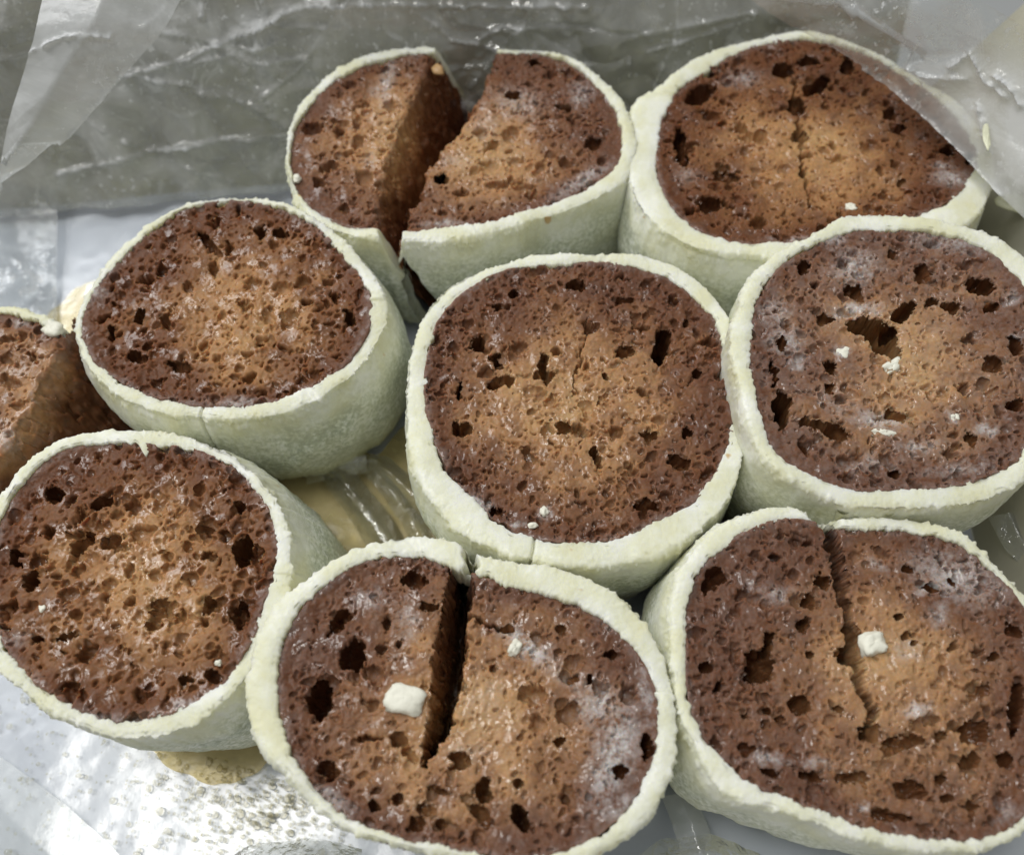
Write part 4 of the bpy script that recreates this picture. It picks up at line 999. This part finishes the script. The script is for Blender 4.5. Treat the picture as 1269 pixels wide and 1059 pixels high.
# ------------------------------------------------------------------ syrup
def blob_sheet(name, u, v, z, hgt, seed, n=90, m=22):
    pl = Plane(z); x, y = pl.hit(*P(u + ' ' + v) if v else P(u))
    cx, cy = float(x.mean()), float(y.mean()); f = polar_fn(x, y, cx, cy)
    th = np.arange(n) / n * 2 * math.pi; k = np.linspace(0.02, 1, m)
    TH, K = np.meshgrid(th, k, indexing='ij')
    r = f(TH) * K * (1 + 0.03 * noise2(TH * 5, K * 0, seed))
    X = cx + r * np.cos(TH); Y = cy + r * np.sin(TH)
    Z = z + hgt * np.clip(1 - K ** 3, 0, 1) ** 0.5 + 0.02 * fbm2(X * 2, Y * 2, seed, 2) * (1 - K)
    return X, Y, Z, (cx, cy)
def pool(label, px, z, hgt, seed):
    X, Y, Z, (cx, cy) = blob_sheet('syrup_pool', px, '', z, hgt, seed)
    o = link_mesh('syrup_pool', np.stack([X, Y, Z], -1).reshape(-1, 3), grid_faces(90, 22, True), SYRUP, None, (cx, cy, 0))
    tag(o, label, 'syrup', 'amber syrup on the tray floor')
pool('amber syrup pooled in the gap between the left, centre and lower left rolls', "340 590 400 560 470 570 505 520 530 600 560 650 600 700 560 740 470 740 400 740 340 700 330 640", 0.09, 0.012, 81)
pool('tongue of amber syrup under the front of the lower left roll', "140 900 190 925 235 958 290 968 330 945 360 900 350 850 280 840 200 860", 0.085, 0.012, 82)
pool('sliver of amber syrup behind the left whole roll', "58 392 80 374 112 350 140 345 160 385 130 420 84 412", 0.045, 0.003, 83)
pool('amber syrup under the cut face of the half roll', "60 420 130 480 160 530 130 570 70 560 30 500", 0.12, 0.04, 84)

# droplets on the film at lower left: too many to count
def droplets():
    r_ = random.Random(5); V = []; F = []
    base = 0
    n, m = 12, 4
    k = 0
    while k < 900:
        u = r_.uniform(-20, 440); v = r_.uniform(860, 1075)
        if v < 850 + max(0, (u - 0)) * 0.33 and u < 330: continue
        if u > 330 and v < 950 + (u - 330) * 0.8: continue
        if r_.random() > 0.10 + 0.90 * math.exp(-((u - 335) / 95) ** 2 - ((v - 990) / 55) ** 2): continue
        p = at(u, v, 0.11); r = 0.022 * (1 - r_.uniform(0, 0.97)) ** -0.42; r = min(r, 0.12)
        asp = r_.uniform(0.6, 1.0); an = r_.uniform(0, 3.14)
        ring = []
        for j in range(m):
            kk = (1.0, 0.85, 0.5, 0.12)[j]; z = (0.0, 0.25, 0.48, 0.58)[j] * r
            for i in range(n):
                a = 2 * math.pi * i / n; x = r * kk * math.cos(a); y = r * kk * asp * math.sin(a)
                V.append((p[0] + x * math.cos(an) - y * math.sin(an), p[1] + x * math.sin(an) + y * math.cos(an), p[2] + z))
        for j in range(m - 1):
            for i in range(n):
                F.append((base + j * n + i, base + j * n + (i + 1) % n, base + (j + 1) * n + (i + 1) % n, base + (j + 1) * n + i))
        base += n * m; k += 1
    o = link_mesh('syrup_droplets', np.array(V), np.array(F), DROP, None, (0, 0, 0))
    tag(o, 'scatter of tiny clear syrup droplets on the white tray floor at lower left', 'droplets', None, 'stuff')
droplets()

# ------------------------------------------------------------------ loose bits
def chip(name, label, u, v, z, size, seed, mat, cat='crumb', group='white icing crumbs lying on the sponges', squareness=0.0, rot=0.0, stretch=(1, 1, 1)):
    p = at(u, v, z - 0.03)
    n, m = 26, 16
    th = np.arange(n) / n * 2 * math.pi; ph = np.linspace(0.02, math.pi - 0.02, m)
    TH, PH = np.meshgrid(th, ph, indexing='ij')
    d = np.stack([np.cos(TH) * np.sin(PH), np.sin(TH) * np.sin(PH), np.cos(PH)], -1)
    if squareness > 0:
        pw = 2 + 6 * squareness
        d = d / (np.sum(np.abs(d) ** pw, -1, keepdims=True) ** (1 / pw))
    r = 1 + 0.34 * noise3(d[..., 0] * 1.6 + seed, d[..., 1] * 1.6, d[..., 2] * 1.6, seed) + 0.14 * noise3(d[..., 0] * 4, d[..., 1] * 5, d[..., 2] * 5 + seed, seed)
    q = d * r[..., None] * np.array(stretch) * size
    c, s = math.cos(rot), math.sin(rot)
    q = np.stack([q[..., 0] * c - q[..., 1] * s, q[..., 0] * s + q[..., 1] * c, q[..., 2]], -1)
    o = link_mesh(name, q.reshape(-1, 3) + p, grid_faces(n, m, True), mat, None, tuple(p))
    return tag(o, label, cat, group)

chip('icing_crumb', 'large squarish white icing chip left of the knife slit on the bottom roll', 501, 866, 4.03, 0.25, 1, WHITE_BIT, squareness=0.55, rot=-0.25, stretch=(1.15, 0.85, 0.5))
chip('icing_crumb', 'small white icing crumb in the sugar smear right of the knife slit', 638, 803, 3.98, 0.11, 2, WHITE_BIT, squareness=0.4, rot=1.0, stretch=(1.2, 0.8, 0.8))
chip('icing_crumb', 'white icing crumb lodged beside the crooked crack of the corner roll', 1081, 798, 3.98, 0.19, 3, WHITE_BIT, squareness=0.35, rot=0.3, stretch=(1.05, 0.95, 0.7))
chip('icing_crumb', 'slanting white icing flake just below the ragged cavity', 1107, 453, 4.25, 0.17, 4, WHITE_BIT, squareness=0.4, rot=0.6, stretch=(1.15, 0.65, 0.5))
chip('icing_crumb', 'blurred white icing flake left of the ragged cavity', 1045, 437, 4.23, 0.13, 5, WHITE_BIT, rot=0.2, stretch=(1.1, 1.0, 0.4))
chip('icing_crumb', 'flat curved white icing sliver in the lower part of the sugar streaked roll', 1094, 536, 4.24, 0.24, 6, WHITE_BIT, rot=-0.1, stretch=(1.2, 0.38, 0.35))
chip('icing_crumb', 'tiny white icing crumb at right of the sugar streaked roll below its middle', 1183, 517, 4.25, 0.085, 7, WHITE_BIT, stretch=(1, 1, 0.7))
chip('icing_crumb', 'small white sugar crumb near the front rim of the centre roll', 674, 634, 3.70, 0.085, 8, WHITE_BIT, stretch=(1, 1.2, 0.8))
chip('icing_crumb', 'lower of the two sugar crumbs near the front rim of the centre roll', 660, 651, 3.70, 0.075, 9, WHITE_BIT, stretch=(1.3, 0.8, 0.7))
chip('icing_crumb', 'white crumb at the front rim of the film covered roll', 1054, 258, 3.50, 0.10, 10, WHITE_BIT, squareness=0.3, stretch=(1.2, 0.9, 0.8))
chip('icing_crumb', 'tiny white crumb lying in the lower right of the lower left roll', 270, 821, 3.82, 0.055, 11, WHITE_BIT, stretch=(1, 1, 0.8))
chip('icing_crumb', 'tiny white crumb at the left of the lower left roll', 52, 754, 3.80, 0.07, 12, WHITE_BIT, stretch=(1, 1, 0.6))
chip('icing_crumb', 'white icing lump hanging on the back corner of the half roll at the left edge', 66, 408, 3.26, 0.19, 13, WHITE_BIT, squareness=0.3, rot=-0.5, stretch=(1.1, 0.8, 0.7))
chip('icing_crumb', 'small white crumb stuck to the left rim of the split roll', 368, 221, 3.52, 0.10, 14, WHITE_BIT, stretch=(0.9, 1.2, 0.7))
chip('seed', 'tan oval seed at the back corner of the split roll', 543, 87, 3.42, 0.14, 15, TAN_SEED, 'seed', None, rot=0.9, stretch=(0.8, 1.2, 0.7))
chip('cream_smear', 'lump of cream on the film right of the film covered roll', 1256, 252, 3.0, 0.30, 16, CREAM, 'cream', 'cream smears on the bag', squareness=0.1, rot=-0.3, stretch=(1.2, 0.7, 0.4))
chip('cream_smear', 'thin streak of cream on the film flap above the lump', 1222, 168, 4.75, 0.22, 17, CREAM, 'cream', 'cream smears on the bag', rot=-0.12, stretch=(0.34, 1.5, 0.2))

# drips of icing under the rim of the sugar streaked roll
def drip(label, u, v, length, r, seed):
    p = at(u, v, 4.05); n, m = 16, 22
    th = np.arange(n) / n * 2 * math.pi; k = np.linspace(0, 1, m)
    TH, K = np.meshgrid(th, k, indexing='ij')
    rad = r * (2.2 * (1 - K) ** 3 + 0.55 + 0.8 * K ** 4) * np.where(K > 0.97, 0.4, 1)
    q = np.stack([p[0] + rad * np.cos(TH), p[1] + rad * np.sin(TH) - 0.04 - 0.10 * np.sin(K * 1.5), p[2] - length * K], -1)
    o = link_mesh('icing_drip', q.reshape(-1, 3), grid_faces(n, m, True), CREAM, r6, tuple(np.array(r6.location) / S))
    o['label'] = label
drip('left drip', 1045, 626, 0.9, 0.05, 1)
drip('right drip', 1099, 628, 0.85, 0.05, 2)
